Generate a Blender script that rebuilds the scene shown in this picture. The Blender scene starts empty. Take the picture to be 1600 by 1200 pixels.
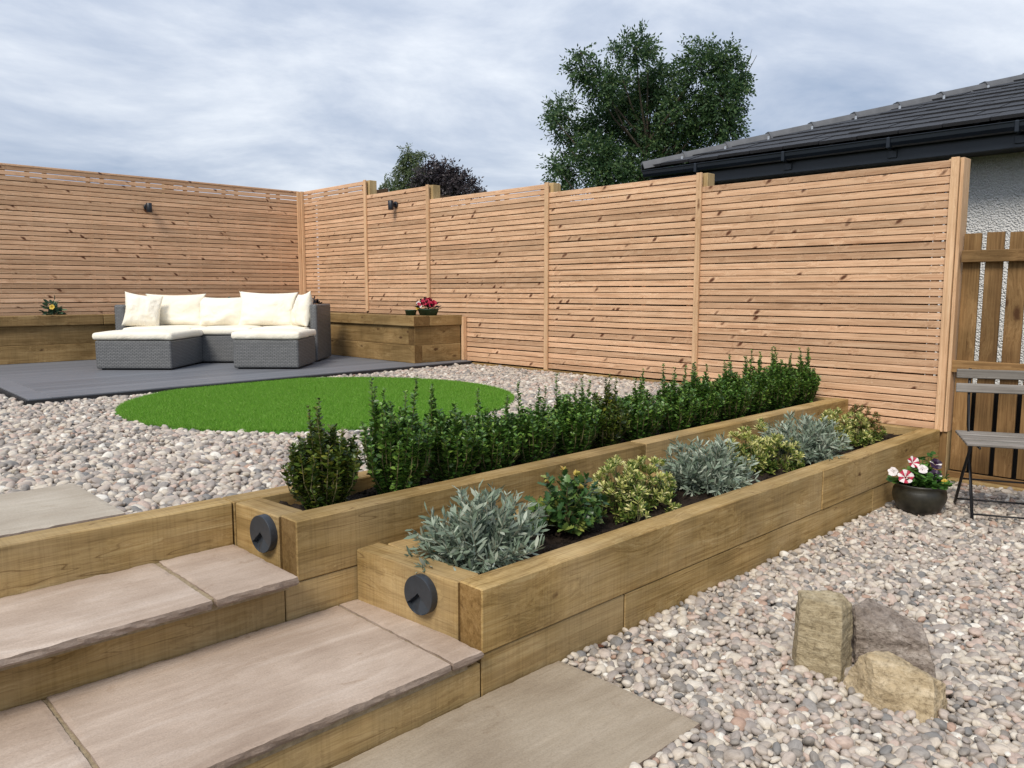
import bpy, bmesh, math, random
import numpy as np
from mathutils import Vector, Matrix, noise as mnoise

R = math.radians
random.seed(7)
rng = np.random.default_rng(11)
scene = bpy.context.scene
COL = scene.collection

# ------------------------------------------------------------------ camera
cam_d = bpy.data.cameras.new('camera')
cam = bpy.data.objects.new('camera', cam_d)
COL.objects.link(cam)
cam.location = (0, 0, 1.185)
cam.rotation_euler = (R(90 - 6.68), 0, R(45.9 - 90))
cam_d.sensor_width = 36.0
cam_d.lens = 36.0 * 1238.0 / 1600.0
cam_d.clip_start = 0.05
cam_d.clip_end = 5000
scene.camera = cam

# ------------------------------------------------------------------ view / world / sun
scene.view_settings.view_transform = 'Standard'
scene.view_settings.look = 'None'
scene.view_settings.gamma = 1.0
scene.view_settings.use_curve_mapping = False
scene.view_settings.exposure = 0.22

SUN_EL, SUN_AZ = R(46), math.atan2(-0.36, -0.93)      # azimuth measured from +X, counter-clockwise
world = bpy.data.worlds.new('World')
scene.world = world
world.use_nodes = True


def N(nt, typ, **kw):
    n = nt.nodes.new(typ)
    for k, v in kw.items():
        if k.startswith('i_'):
            n.inputs[int(k[2:])].default_value = v
        else:
            setattr(n, k, v)
    return n


def build_world():
    nt = world.node_tree
    nt.nodes.clear()
    L = nt.links.new
    out = N(nt, 'ShaderNodeOutputWorld')
    bg = N(nt, 'ShaderNodeBackground')
    sky = N(nt, 'ShaderNodeTexSky')
    sky.sky_type = 'NISHITA'
    sky.sun_disc = False
    sky.sun_elevation = SUN_EL
    sky.sun_rotation = math.pi / 2 - SUN_AZ
    skym = N(nt, 'ShaderNodeVectorMath', operation='SCALE')
    skym.inputs[3].default_value = 0.10
    L(sky.outputs[0], skym.inputs[0])
    tc = N(nt, 'ShaderNodeTexCoord')
    sep = N(nt, 'ShaderNodeSeparateXYZ')
    L(tc.outputs['Generated'], sep.inputs[0])
    zc = N(nt, 'ShaderNodeMath', operation='MAXIMUM', i_1=0.0)
    L(sep.outputs[2], zc.inputs[0])
    za = N(nt, 'ShaderNodeMath', operation='ADD', i_1=0.22)
    L(zc.outputs[0], za.inputs[0])
    px = N(nt, 'ShaderNodeMath', operation='DIVIDE')
    py = N(nt, 'ShaderNodeMath', operation='DIVIDE')
    L(sep.outputs[0], px.inputs[0]); L(za.outputs[0], px.inputs[1])
    L(sep.outputs[1], py.inputs[0]); L(za.outputs[0], py.inputs[1])
    comb = N(nt, 'ShaderNodeCombineXYZ')
    L(px.outputs[0], comb.inputs[0]); L(py.outputs[0], comb.inputs[1])
    mp = N(nt, 'ShaderNodeMapping')
    mp.inputs['Rotation'].default_value = (0, 0, R(38))
    mp.inputs['Scale'].default_value = (1.05, 1.3, 1)
    mp.inputs['Location'].default_value = (3.1, 1.7, 0)
    L(comb.outputs[0], mp.inputs[0])
    n1 = N(nt, 'ShaderNodeTexNoise')
    n1.inputs['Scale'].default_value = 1.15
    n1.inputs['Detail'].default_value = 9
    n1.inputs['Roughness'].default_value = 0.6
    n1.inputs['Distortion'].default_value = 0.35
    L(mp.outputs[0], n1.inputs['Vector'])
    n2 = N(nt, 'ShaderNodeTexNoise')
    n2.inputs['Scale'].default_value = 0.5
    n2.inputs['Detail'].default_value = 4
    L(mp.outputs[0], n2.inputs['Vector'])
    av = N(nt, 'ShaderNodeMath', operation='MULTIPLY_ADD', i_1=0.55)
    L(n2.outputs[0], av.inputs[0])
    sc = N(nt, 'ShaderNodeMath', operation='MULTIPLY', i_1=0.55)
    L(n1.outputs[0], sc.inputs[0])
    L(sc.outputs[0], av.inputs[2])
    ramp = N(nt, 'ShaderNodeValToRGB')
    cr = ramp.color_ramp
    cr.elements[0].position = 0.42; cr.elements[0].color = (0.24, 0.33, 0.48, 1)
    cr.elements[1].position = 0.66; cr.elements[1].color = (0.80, 0.84, 0.90, 1)
    e = cr.elements.new(0.495); e.color = (0.40, 0.47, 0.60, 1)
    e = cr.elements.new(0.56); e.color = (0.53, 0.59, 0.70, 1)
    L(av.outputs[0], ramp.inputs[0])
    # overcast luminance: brighter towards the zenith (1 + 2 sin el)/..., horizon as in the photograph
    cie = N(nt, 'ShaderNodeMath', operation='MULTIPLY_ADD', i_1=0.42, i_2=0.93)
    L(zc.outputs[0], cie.inputs[0])
    cl = N(nt, 'ShaderNodeVectorMath', operation='SCALE')
    L(ramp.outputs[0], cl.inputs[0]); L(cie.outputs[0], cl.inputs[3])
    mix = N(nt, 'ShaderNodeMix', data_type='RGBA')
    mix.inputs[0].default_value = 0.88
    L(skym.outputs[0], mix.inputs[6]); L(cl.outputs[0], mix.inputs[7])
    L(mix.outputs[2], bg.inputs[0])
    bg.inputs[1].default_value = 1.0
    L(bg.outputs[0], out.inputs[0])


build_world()
sun_d = bpy.data.lights.new('sun', 'SUN')
sun_d.energy = 2.7
sun_d.angle = R(20)
sun_d.color = (1.0, 0.93, 0.82)
sun = bpy.data.objects.new('sun', sun_d)
COL.objects.link(sun)
sd = Vector((math.cos(SUN_EL) * math.cos(SUN_AZ), math.cos(SUN_EL) * math.sin(SUN_AZ), math.sin(SUN_EL)))
sun.rotation_euler = sd.to_track_quat('Z', 'Y').to_euler()
sun.location = sd * 30

# ------------------------------------------------------------------ object helpers


def tag(o, label=None, cat=None, group=None, kind=None):
    if label: o['label'] = label
    if cat: o['category'] = cat
    if group: o['group'] = group
    if kind: o['kind'] = kind
    return o


def wloc(o):
    v = Vector(o.location)
    return v


def link(name, me, parent=None, loc=(0, 0, 0), rot=(0, 0, 0), world=True):
    """link a mesh; loc is in world metres unless the parent is turned (world=False)"""
    o = bpy.data.objects.new(name, me)
    COL.objects.link(o)
    loc = Vector(loc)
    if parent is not None:
        o.parent = parent
        if world:
            p = parent
            while p is not None:
                loc = loc - Vector(p.location)
                p = p.parent
    o.location = loc
    o.rotation_euler = rot
    return o


def empty(name, loc, label=None, cat=None, group=None, rz=0.0, kind=None):
    o = bpy.data.objects.new(name, None)
    o.empty_display_size = 0.1
    COL.objects.link(o)
    o.location = loc
    o.rotation_euler = (0, 0, rz)
    return tag(o, label, cat, group, kind)


def np_mesh(name, V, F, mat=None, smooth=False):
    me = bpy.data.meshes.new(name)
    V = np.asarray(V, dtype=np.float32)
    if isinstance(F, np.ndarray):
        n, k = F.shape
        me.vertices.add(len(V)); me.vertices.foreach_set('co', V.ravel())
        me.loops.add(n * k); me.loops.foreach_set('vertex_index', F.astype(np.int32).ravel())
        me.polygons.add(n)
        me.polygons.foreach_set('loop_start', np.arange(0, n * k, k, dtype=np.int32))
        me.update(calc_edges=True)
    else:
        me.from_pydata([tuple(map(float, v)) for v in V], [], F)
        me.update()
    if smooth:
        me.polygons.foreach_set('use_smooth', np.ones(len(me.polygons), dtype=bool))
    if mat: me.materials.append(mat)
    return me


def bm_mesh(name, bm, mat=None, smooth=False):
    me = bpy.data.meshes.new(name)
    bmesh.ops.recalc_face_normals(bm, faces=bm.faces)
    bm.to_mesh(me); bm.free()
    if smooth:
        for p in me.polygons: p.use_smooth = True
    if mat: me.materials.append(mat)
    return me


_box = {}


def box_mesh(l, w, h, mat, bev=0.003, seg=1, key=''):
    k = (round(l, 4), round(w, 4), round(h, 4), mat.name, bev, seg, key)
    if k in _box: return _box[k]
    bm = bmesh.new()
    bmesh.ops.create_cube(bm, size=1)
    bmesh.ops.scale(bm, vec=(l, w, h), verts=bm.verts)
    if bev > 0:
        bmesh.ops.bevel(bm, geom=bm.edges[:], offset=bev, segments=seg, profile=0.5, affect='EDGES')
    me = bm_mesh('board', bm, mat, smooth=False)
    _box[k] = me
    return me


def board(name, p0, p1, mat, parent, axis='x', bev=0.003, jit=0.0):
    """box between two opposite world corners; its local x runs along `axis`"""
    p0, p1 = Vector(p0), Vector(p1)
    c = (p0 + p1) / 2
    d = Vector((abs(p1.x - p0.x), abs(p1.y - p0.y), abs(p1.z - p0.z)))
    if axis == 'x':
        me = box_mesh(d.x, d.y, d.z, mat, bev); rot = (0, 0, 0)
    elif axis == 'y':
        me = box_mesh(d.y, d.x, d.z, mat, bev); rot = (0, 0, math.pi / 2)
    else:
        me = box_mesh(d.z, d.y, d.x, mat, bev); rot = (0, -math.pi / 2, 0)
    if jit:
        rot = (rot[0] + random.uniform(-jit, jit), rot[1] + random.uniform(-jit, jit), rot[2] + random.uniform(-jit, jit))
    return link(name, me, parent, c, rot)


def lathe_mesh(name, prof, mat, n=32, smooth=True):
    V, F = [], []
    for r, z in prof:
        for i in range(n):
            a = 2 * math.pi * i / n
            V.append((r * math.cos(a), r * math.sin(a), z))
    for j in range(len(prof) - 1):
        for i in range(n):
            F.append((j * n + i, j * n + (i + 1) % n, (j + 1) * n + (i + 1) % n, (j + 1) * n + i))
    F.append(tuple(range(n - 1, -1, -1)))
    F.append(tuple((len(prof) - 1) * n + i for i in range(n)))
    return np_mesh(name, V, F, mat, smooth)


def tube(V, F, pts, rad, n=6):
    """append a tapered tube through pts"""
    pts = [Vector(p) for p in pts]
    if not hasattr(rad, '__len__'): rad = [rad] * len(pts)
    base = len(V)
    for i, p in enumerate(pts):
        t = (pts[min(i + 1, len(pts) - 1)] - pts[max(i - 1, 0)]).normalized()
        a = Vector((0, 0, 1)) if abs(t.z) < 0.9 else Vector((1, 0, 0))
        u = t.cross(a).normalized(); v = t.cross(u)
        for k in range(n):
            an = 2 * math.pi * k / n
            V.append(p + (u * math.cos(an) + v * math.sin(an)) * rad[i])
    for i in range(len(pts) - 1):
        for k in range(n):
            F.append((base + i * n + k, base + i * n + (k + 1) % n, base + (i + 1) * n + (k + 1) % n, base + (i + 1) * n + k))
    F.append(tuple(base + k for k in range(n - 1, -1, -1)))
    F.append(tuple(base + (len(pts) - 1) * n + k for k in range(n)))


def stack(template_V, template_F, M, T):
    """merge n transformed copies of a small template: M (n,3,3), T (n,3)"""
    tv = np.asarray(template_V, dtype=np.float64); tf = np.asarray(template_F, dtype=np.int64)
    V = np.einsum('nij,vj->nvi', M, tv) + T[:, None, :]
    n = len(T)
    F = (tf[None] + (np.arange(n) * len(tv))[:, None, None]).reshape(-1, tf.shape[1])
    return V.reshape(-1, 3), F


def frames(d, roll, s):
    """rotation matrices whose local x axis points along d (n,3), rolled about it, scaled by s"""
    d = d / np.linalg.norm(d, axis=1, keepdims=True)
    up = np.tile(np.array([0, 0, 1.0]), (len(d), 1))
    up[np.abs(d[:, 2]) > 0.95] = (1, 0, 0)
    y = np.cross(up, d); y /= np.linalg.norm(y, axis=1, keepdims=True)
    z = np.cross(d, y)
    c, s_ = np.cos(roll)[:, None], np.sin(roll)[:, None]
    y2 = y * c + z * s_; z2 = -y * s_ + z * c
    s = np.asarray(s)
    if s.ndim == 1: s = np.repeat(s[:, None], 3, 1)
    return np.stack([d * s[:, :1], y2 * s[:, 1:2], z2 * s[:, 2:3]], axis=2)


# ------------------------------------------------------------------ materials
def new_mat(name):
    m = bpy.data.materials.new(name)
    m.use_nodes = True
    nt = m.node_tree
    b = nt.nodes['Principled BSDF']
    return m, nt, b


def ramp_node(nt, stops, interp='LINEAR'):
    r = N(nt, 'ShaderNodeValToRGB')
    r.color_ramp.interpolation = interp
    els = r.color_ramp.elements
    while len(els) > 1: els.remove(els[-1])
    els[0].position = stops[0][0]; els[0].color = (*stops[0][1], 1)
    for p, c in stops[1:]:
        e = els.new(p); e.color = (*c, 1)
    return r


def mixc(nt, a, b, fac, mode='MIX'):
    m = N(nt, 'ShaderNodeMix', data_type='RGBA', blend_type=mode)
    L = nt.links.new
    for sock, v in ((0, fac), (6, a), (7, b)):
        if isinstance(v, (int, float)): m.inputs[sock].default_value = v
        elif isinstance(v, tuple): m.inputs[sock].default_value = (*v, 1)
        else: L(v, m.inputs[sock])
    return m.outputs[2]


def noise_node(nt, vec, scale, detail=4, rough=0.55, dist=0.0):
    n = N(nt, 'ShaderNodeTexNoise')
    n.inputs['Scale'].default_value = scale
    n.inputs['Detail'].default_value = detail
    n.inputs['Roughness'].default_value = rough
    n.inputs['Distortion'].default_value = dist
    if vec is not None: nt.links.new(vec, n.inputs['Vector'])
    return n


def bump(nt, b, height, strength=0.3, dist=0.01):
    n = N(nt, 'ShaderNodeBump')
    n.inputs['Strength'].default_value = strength
    n.inputs['Distance'].default_value = dist
    nt.links.new(height, n.inputs['Height'])
    nt.links.new(n.outputs[0], b.inputs['Normal'])
    return n


def wood(name, dark, mid, light, knot=(0.05, 0.025, 0.012), knot_u=2.2, knot_v=5.0, knot_r=0.10, grain=26.0,
         vary=0.25, rough=0.75, weather=None, bumps=0.25, blotch=0.25, rings=48.0, ring_amt=0.55, knot_rot=0.0, crack=0.0):
    m, nt, b = new_mat(name)
    L = nt.links.new
    tc = N(nt, 'ShaderNodeTexCoord'); oi = N(nt, 'ShaderNodeObjectInfo')
    off = N(nt, 'ShaderNodeVectorMath', operation='SCALE'); off.inputs[0].default_value = (37.1, 13.7, 23.3)
    L(oi.outputs['Random'], off.inputs[3])
    add = N(nt, 'ShaderNodeVectorMath', operation='ADD')
    L(tc.outputs['Object'], add.inputs[0]); L(off.outputs[0], add.inputs[1])
    # knots: squash x, so knots are a little longer along the board
    km = N(nt, 'ShaderNodeMapping'); km.inputs['Scale'].default_value = (knot_u, knot_v, knot_v)
    vr = N(nt, 'ShaderNodeVectorRotate', rotation_type='Y_AXIS'); vr.inputs['Angle'].default_value = knot_rot
    L(add.outputs[0], vr.inputs['Vector']); L(vr.outputs[0], km.inputs[0])
    wob = noise_node(nt, add.outputs[0], 30, 2)
    kadd = N(nt, 'ShaderNodeVectorMath', operation='MULTIPLY_ADD')
    kadd.inputs[1].default_value = (0.12, 0.12, 0.12)
    L(wob.outputs['Color'], kadd.inputs[0]); L(km.outputs[0], kadd.inputs[2])
    vor = N(nt, 'ShaderNodeTexVoronoi'); vor.inputs['Scale'].default_value = 1.0
    L(kadd.outputs[0], vor.inputs['Vector'])
    # grain, bent around the knots
    gm = N(nt, 'ShaderNodeMapping'); gm.inputs['Scale'].default_value = (0.9, grain, grain)
    L(add.outputs[0], gm.inputs[0])
    bend = N(nt, 'ShaderNodeMapRange'); bend.inputs[1].default_value = 0.0; bend.inputs[2].default_value = 0.45
    bend.inputs[3].default_value = 1.1; bend.inputs[4].default_value = 0.0
    L(vor.outputs['Distance'], bend.inputs[0])
    gadd = N(nt, 'ShaderNodeVectorMath', operation='ADD')
    L(gm.outputs[0], gadd.inputs[0]); L(bend.outputs[0], gadd.inputs[1])
    g1 = noise_node(nt, gadd.outputs[0], 1.0, 6, 0.62, 0.6)
    g2 = noise_node(nt, gadd.outputs[0], 4.5, 3, 0.6)
    gm2 = N(nt, 'ShaderNodeMath', operation='MULTIPLY_ADD', i_1=0.35)
    L(g2.outputs[0], gm2.inputs[0])
    gs = N(nt, 'ShaderNodeMath', operation='MULTIPLY', i_1=0.65)
    L(g1.outputs[0], gs.inputs[0]); L(gs.outputs[0], gm2.inputs[2])
    rp = ramp_node(nt, [(0.33, dark), (0.5, mid), (0.68, light)])
    L(gm2.outputs[0], rp.inputs[0])
    col = rp.outputs[0]
    rg = N(nt, 'ShaderNodeMath', operation='MULTIPLY', i_1=rings); L(g1.outputs[0], rg.inputs[0])
    sn = N(nt, 'ShaderNodeMath', operation='SINE'); L(rg.outputs[0], sn.inputs[0])
    rr_ = ramp_node(nt, [(0.0, (1, 1, 1)), (0.6, (1, 1, 1)), (0.97, (0.70, 0.62, 0.54))])
    L(sn.outputs[0], rr_.inputs[0])
    col = mixc(nt, col, rr_.outputs[0], ring_amt, 'MULTIPLY')
    # per-board tone
    tone = ramp_node(nt, [(0.0, (1 - vary, 1 - vary * 1.05, 1 - vary * 1.1)), (0.5, (1, 1, 1)), (1.0, (1 + vary * .5, 1 + vary * .48, 1 + vary * .5))])
    L(oi.outputs['Random'], tone.inputs[0])
    col = mixc(nt, col, tone.outputs[0], 1.0, 'MULTIPLY')
    # blotchy staining
    bl = noise_node(nt, add.outputs[0], 3.2, 4)
    blr = ramp_node(nt, [(0.38, (1 - blotch, 1 - blotch, 1 - blotch * 1.1)), (0.6, (1.0, 1.0, 1.0))])
    L(bl.outputs[0], blr.inputs[0])
    col = mixc(nt, col, blr.outputs[0], 1.0, 'MULTIPLY')
    if weather:
        wn = noise_node(nt, add.outputs[0], 1.4, 5, 0.65)
        wr = ramp_node(nt, [(0.45, (0, 0, 0)), (0.65, (1, 1, 1))])
        L(wn.outputs[0], wr.inputs[0])
        wf = N(nt, 'ShaderNodeMath', operation='MULTIPLY', i_1=weather[1])
        L(wr.outputs[0], wf.inputs[0])
        col = mixc(nt, col, weather[0], wf.outputs[0])
    kr = ramp_node(nt, [(knot_r * 0.6, (1, 1, 1)), (knot_r, (0.6, 0.6, 0.6)), (knot_r * 1.4, (0, 0, 0))])
    L(vor.outputs['Distance'], kr.inputs[0])
    col = mixc(nt, col, knot, kr.outputs[0])
    saw_h = None
    if crack > 0:
        cm = N(nt, 'ShaderNodeMapping'); cm.inputs['Scale'].default_value = (0.8, 9.0, 9.0)
        L(add.outputs[0], cm.inputs[0])
        cn = noise_node(nt, cm.outputs[0], 1.6, 2, 0.5, 0.3)
        c_r = ramp_node(nt, [(0.560, (1, 1, 1)), (0.566, (0.35, 0.28, 0.22)), (0.572, (1, 1, 1))])
        L(cn.outputs[0], c_r.inputs[0])
        cmask = noise_node(nt, add.outputs[0], 2.1, 2)
        cmr = ramp_node(nt, [(0.48, (0, 0, 0)), (0.58, (1, 1, 1))]); L(cmask.outputs[0], cmr.inputs[0])
        cf = N(nt, 'ShaderNodeMath', operation='MULTIPLY', i_1=crack); L(cmr.outputs[0], cf.inputs[0])
        col = mixc(nt, col, c_r.outputs[0], cf.outputs[0], 'MULTIPLY')
        sw = N(nt, 'ShaderNodeMapping'); sw.inputs['Scale'].default_value = (130.0, 5.0, 5.0); sw.inputs['Rotation'].default_value = (0, R(6), R(6))
        L(add.outputs[0], sw.inputs[0])
        sn2 = noise_node(nt, sw.outputs[0], 1.0, 3, 0.6)
        sr = ramp_node(nt, [(0.32, (0.80, 0.79, 0.77)), (0.5, (1, 1, 1)), (0.7, (1.09, 1.09, 1.09))]); L(sn2.outputs[0], sr.inputs[0])
        col = mixc(nt, col, sr.outputs[0], 0.6, 'MULTIPLY')
    # end grain soaks up more stain
    sepn = N(nt, 'ShaderNodeSeparateXYZ'); L(tc.outputs['Normal'], sepn.inputs[0])
    ab = N(nt, 'ShaderNodeMath', operation='ABSOLUTE'); L(sepn.outputs[0], ab.inputs[0])
    gt = N(nt, 'ShaderNodeMath', operation='GREATER_THAN', i_1=0.8); L(ab.outputs[0], gt.inputs[0])
    col = mixc(nt, col, mixc(nt, col, (0.62, 0.56, 0.50), 1.0, 'MULTIPLY'), gt.outputs[0])
    # fine dark fibres and drying checks
    fm = N(nt, 'ShaderNodeMapping'); fm.inputs['Scale'].default_value = (3.0, grain * 7, grain * 7)
    L(add.outputs[0], fm.inputs[0])
    fn = noise_node(nt, fm.outputs[0], 1.0, 3, 0.7)
    fr = ramp_node(nt, [(0.30, (0.66, 0.62, 0.58)), (0.42, (1, 1, 1)), (0.70, (1.10, 1.10, 1.10))])
    L(fn.outputs[0], fr.inputs[0])
    col = mixc(nt, col, fr.outputs[0], 0.8, 'MULTIPLY')
    L(col, b.inputs['Base Color'])
    b.inputs['Roughness'].default_value = rough
    b.inputs['Specular IOR Level'].default_value = 0.25
    hb = N(nt, 'ShaderNodeMath', operation='MULTIPLY_ADD', i_1=0.5); L(fn.outputs[0], hb.inputs[0]); L(gm2.outputs[0], hb.inputs[2])
    bump(nt, b, hb.outputs[0], bumps, 0.004)
    return m


def plain(name, col, rough=0.6, metal=0.0, spec=0.5, nscale=None, namp=0.25, bscale=None, bstr=0.2, bdist=0.003):
    m, nt, b = new_mat(name)
    b.inputs['Roughness'].default_value = rough
    b.inputs['Metallic'].default_value = metal
    b.inputs['Specular IOR Level'].default_value = spec
    tc = N(nt, 'ShaderNodeTexCoord')
    n = noise_node(nt, tc.outputs['Object'], nscale or 12, 5, 0.6)
    rp = ramp_node(nt, [(0.3, tuple(c * (1 - namp) for c in col)), (0.7, tuple(min(1, c * (1 + namp)) for c in col))])
    nt.links.new(n.outputs[0], rp.inputs[0])
    nt.links.new(rp.outputs[0], b.inputs['Base Color'])
    if bscale:
        nb = noise_node(nt, tc.outputs['Object'], bscale, 5, 0.65)
        bump(nt, b, nb.outputs[0], bstr, bdist)
    return m


def leaf_mat(name, stops, rough=0.45, trans=0.25, spec=0.4):
    """colour per leaf (random per mesh island)"""
    m, nt, b = new_mat(name)
    L = nt.links.new
    g = N(nt, 'ShaderNodeNewGeometry')
    rp = ramp_node(nt, stops)
    L(g.outputs['Random Per Island'], rp.inputs[0])
    L(rp.outputs[0], b.inputs['Base Color'])
    b.inputs['Roughness'].default_value = rough
    b.inputs['Specular IOR Level'].default_value = spec
    if trans > 0:
        t = N(nt, 'ShaderNodeBsdfTranslucent'); L(rp.outputs[0], t.inputs[0])
        mx = N(nt, 'ShaderNodeMixShader'); mx.inputs[0].default_value = trans
        L(b.outputs[0], mx.inputs[1]); L(t.outputs[0], mx.inputs[2])
        L(mx.outputs[0], nt.nodes['Material Output'].inputs[0])
    return m


M_SLEEPER = wood('sleeper_wood', (0.235, 0.145, 0.046), (0.40, 0.265, 0.103), (0.54, 0.39, 0.185), knot=(0.11, 0.055, 0.02),
                 knot_u=2.2, knot_v=5.5, knot_r=0.055, grain=22, vary=0.18, weather=((0.44, 0.33, 0.185), 0.4), blotch=0.3, bumps=0.35, crack=0.85)
M_PLANTER = wood('planter_wood', (0.19, 0.115, 0.042), (0.31, 0.20, 0.082), (0.42, 0.295, 0.14), knot=(0.08, 0.04, 0.015),
                 knot_u=3.0, knot_v=6.5, knot_r=0.08, grain=22, vary=0.18, blotch=0.3, bumps=0.3, crack=0.8)
M_LARCH = wood('larch_wood', (0.48, 0.27, 0.155), (0.66, 0.415, 0.255), (0.77, 0.53, 0.35), knot=(0.11, 0.04, 0.018), knot_rot=R(-36),
               knot_u=4.6, knot_v=11.0, knot_r=0.125, grain=40, vary=0.24, rough=0.65, blotch=0.12, bumps=0.2)
M_BATTEN = wood('batten_wood', (0.54, 0.32, 0.175), (0.68, 0.44, 0.26), (0.77, 0.54, 0.34), knot=(0.16, 0.07, 0.03),
                knot_u=2.2, knot_v=8, knot_r=0.10, grain=40, vary=0.12, rough=0.65, blotch=0.12, bumps=0.2)
M_POST = wood('post_wood', (0.36, 0.24, 0.11), (0.50, 0.36, 0.18), (0.60, 0.45, 0.25), knot_u=2, knot_v=6, grain=30, vary=0.1)
M_PICKET = wood('picket_wood', (0.15, 0.08, 0.03), (0.26, 0.15, 0.06), (0.35, 0.215, 0.095), knot=(0.07, 0.03, 0.01),
                knot_u=2.4, knot_v=6.0, knot_r=0.10, grain=26, vary=0.22, blotch=0.35)
M_OLDFENCE = wood('old_fence_wood', (0.045, 0.026, 0.014), (0.075, 0.045, 0.024), (0.10, 0.062, 0.035), grain=24, vary=0.2)
M_GREYWOOD = wood('grey_weathered_wood', (0.15, 0.135, 0.12), (0.24, 0.22, 0.20), (0.33, 0.31, 0.285), knot=(0.1, 0.09, 0.08),
                  knot_u=2, knot_v=8, knot_r=0.05, grain=60, vary=0.15)
M_BLACKMETAL = plain('black_metal', (0.012, 0.012, 0.014), 0.45, 0.2, 0.5, 40, 0.3)
M_LAMP = plain('anthracite_metal', (0.028, 0.033, 0.040), 0.42, 0.0, 0.5, 60, 0.15, 300, 0.05, 0.001)
M_WALLLAMP = plain('black_lamp_metal', (0.008, 0.010, 0.016), 0.4, 0.0, 0.5, 60, 0.15)
M_FASCIA = plain('dark_navy_plastic', (0.008, 0.012, 0.019), 0.35, 0.0, 0.5, 3, 0.2)
M_SOFFIT = plain('brown_black_soffit', (0.02, 0.018, 0.017), 0.6)
M_TILE = plain('grey_roof_tile', (0.019, 0.019, 0.022), 0.62, 0, 0.4, 9, 0.35, 160, 0.25, 0.003)
M_RIDGE = plain('grey_ridge_tile', (0.085, 0.087, 0.093), 0.5, 0, 0.4, 8, 0.25, 160, 0.2, 0.003)
M_CLIP = plain('steel_clip', (0.6, 0.6, 0.6), 0.35, 0.9)
M_SOIL = plain('soil', (0.030, 0.021, 0.015), 0.95, 0, 0.15, 30, 0.6, 70, 0.9, 0.02)
M_EARTH = plain('dark_earth', (0.05, 0.043, 0.036), 0.95, 0, 0.1, 40, 0.4)
M_MORTAR = plain('mortar', (0.30, 0.235, 0.15), 0.95, 0, 0.1, 60, 0.25, 220, 0.6, 0.004)
M_FIELD = plain('far_grass', (0.06, 0.095, 0.03), 0.95, 0, 0.1, 1.5, 0.4)
M_POT = plain('dark_glazed_pot', (0.022, 0.020, 0.013), 0.42, 0, 0.5, 14, 0.7, 45, 0.25, 0.004)
M_TUB = plain('green_plastic_tub', (0.012, 0.045, 0.022), 0.45)
M_STEM = plain('plant_stem', (0.10, 0.085, 0.035), 0.8)
M_STEMSILVER = plain('silver_stem', (0.22, 0.22, 0.16), 0.8)
M_BARK = plain('bark', (0.075, 0.06, 0.045), 0.9, 0, 0.2, 8, 0.4, 30, 0.6, 0.02)
M_WHITESTONE = plain('white_stone', (0.72, 0.69, 0.63), 0.6)
M_DRYLEAF = plain('dry_leaf', (0.13, 0.045, 0.018), 0.7)


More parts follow.
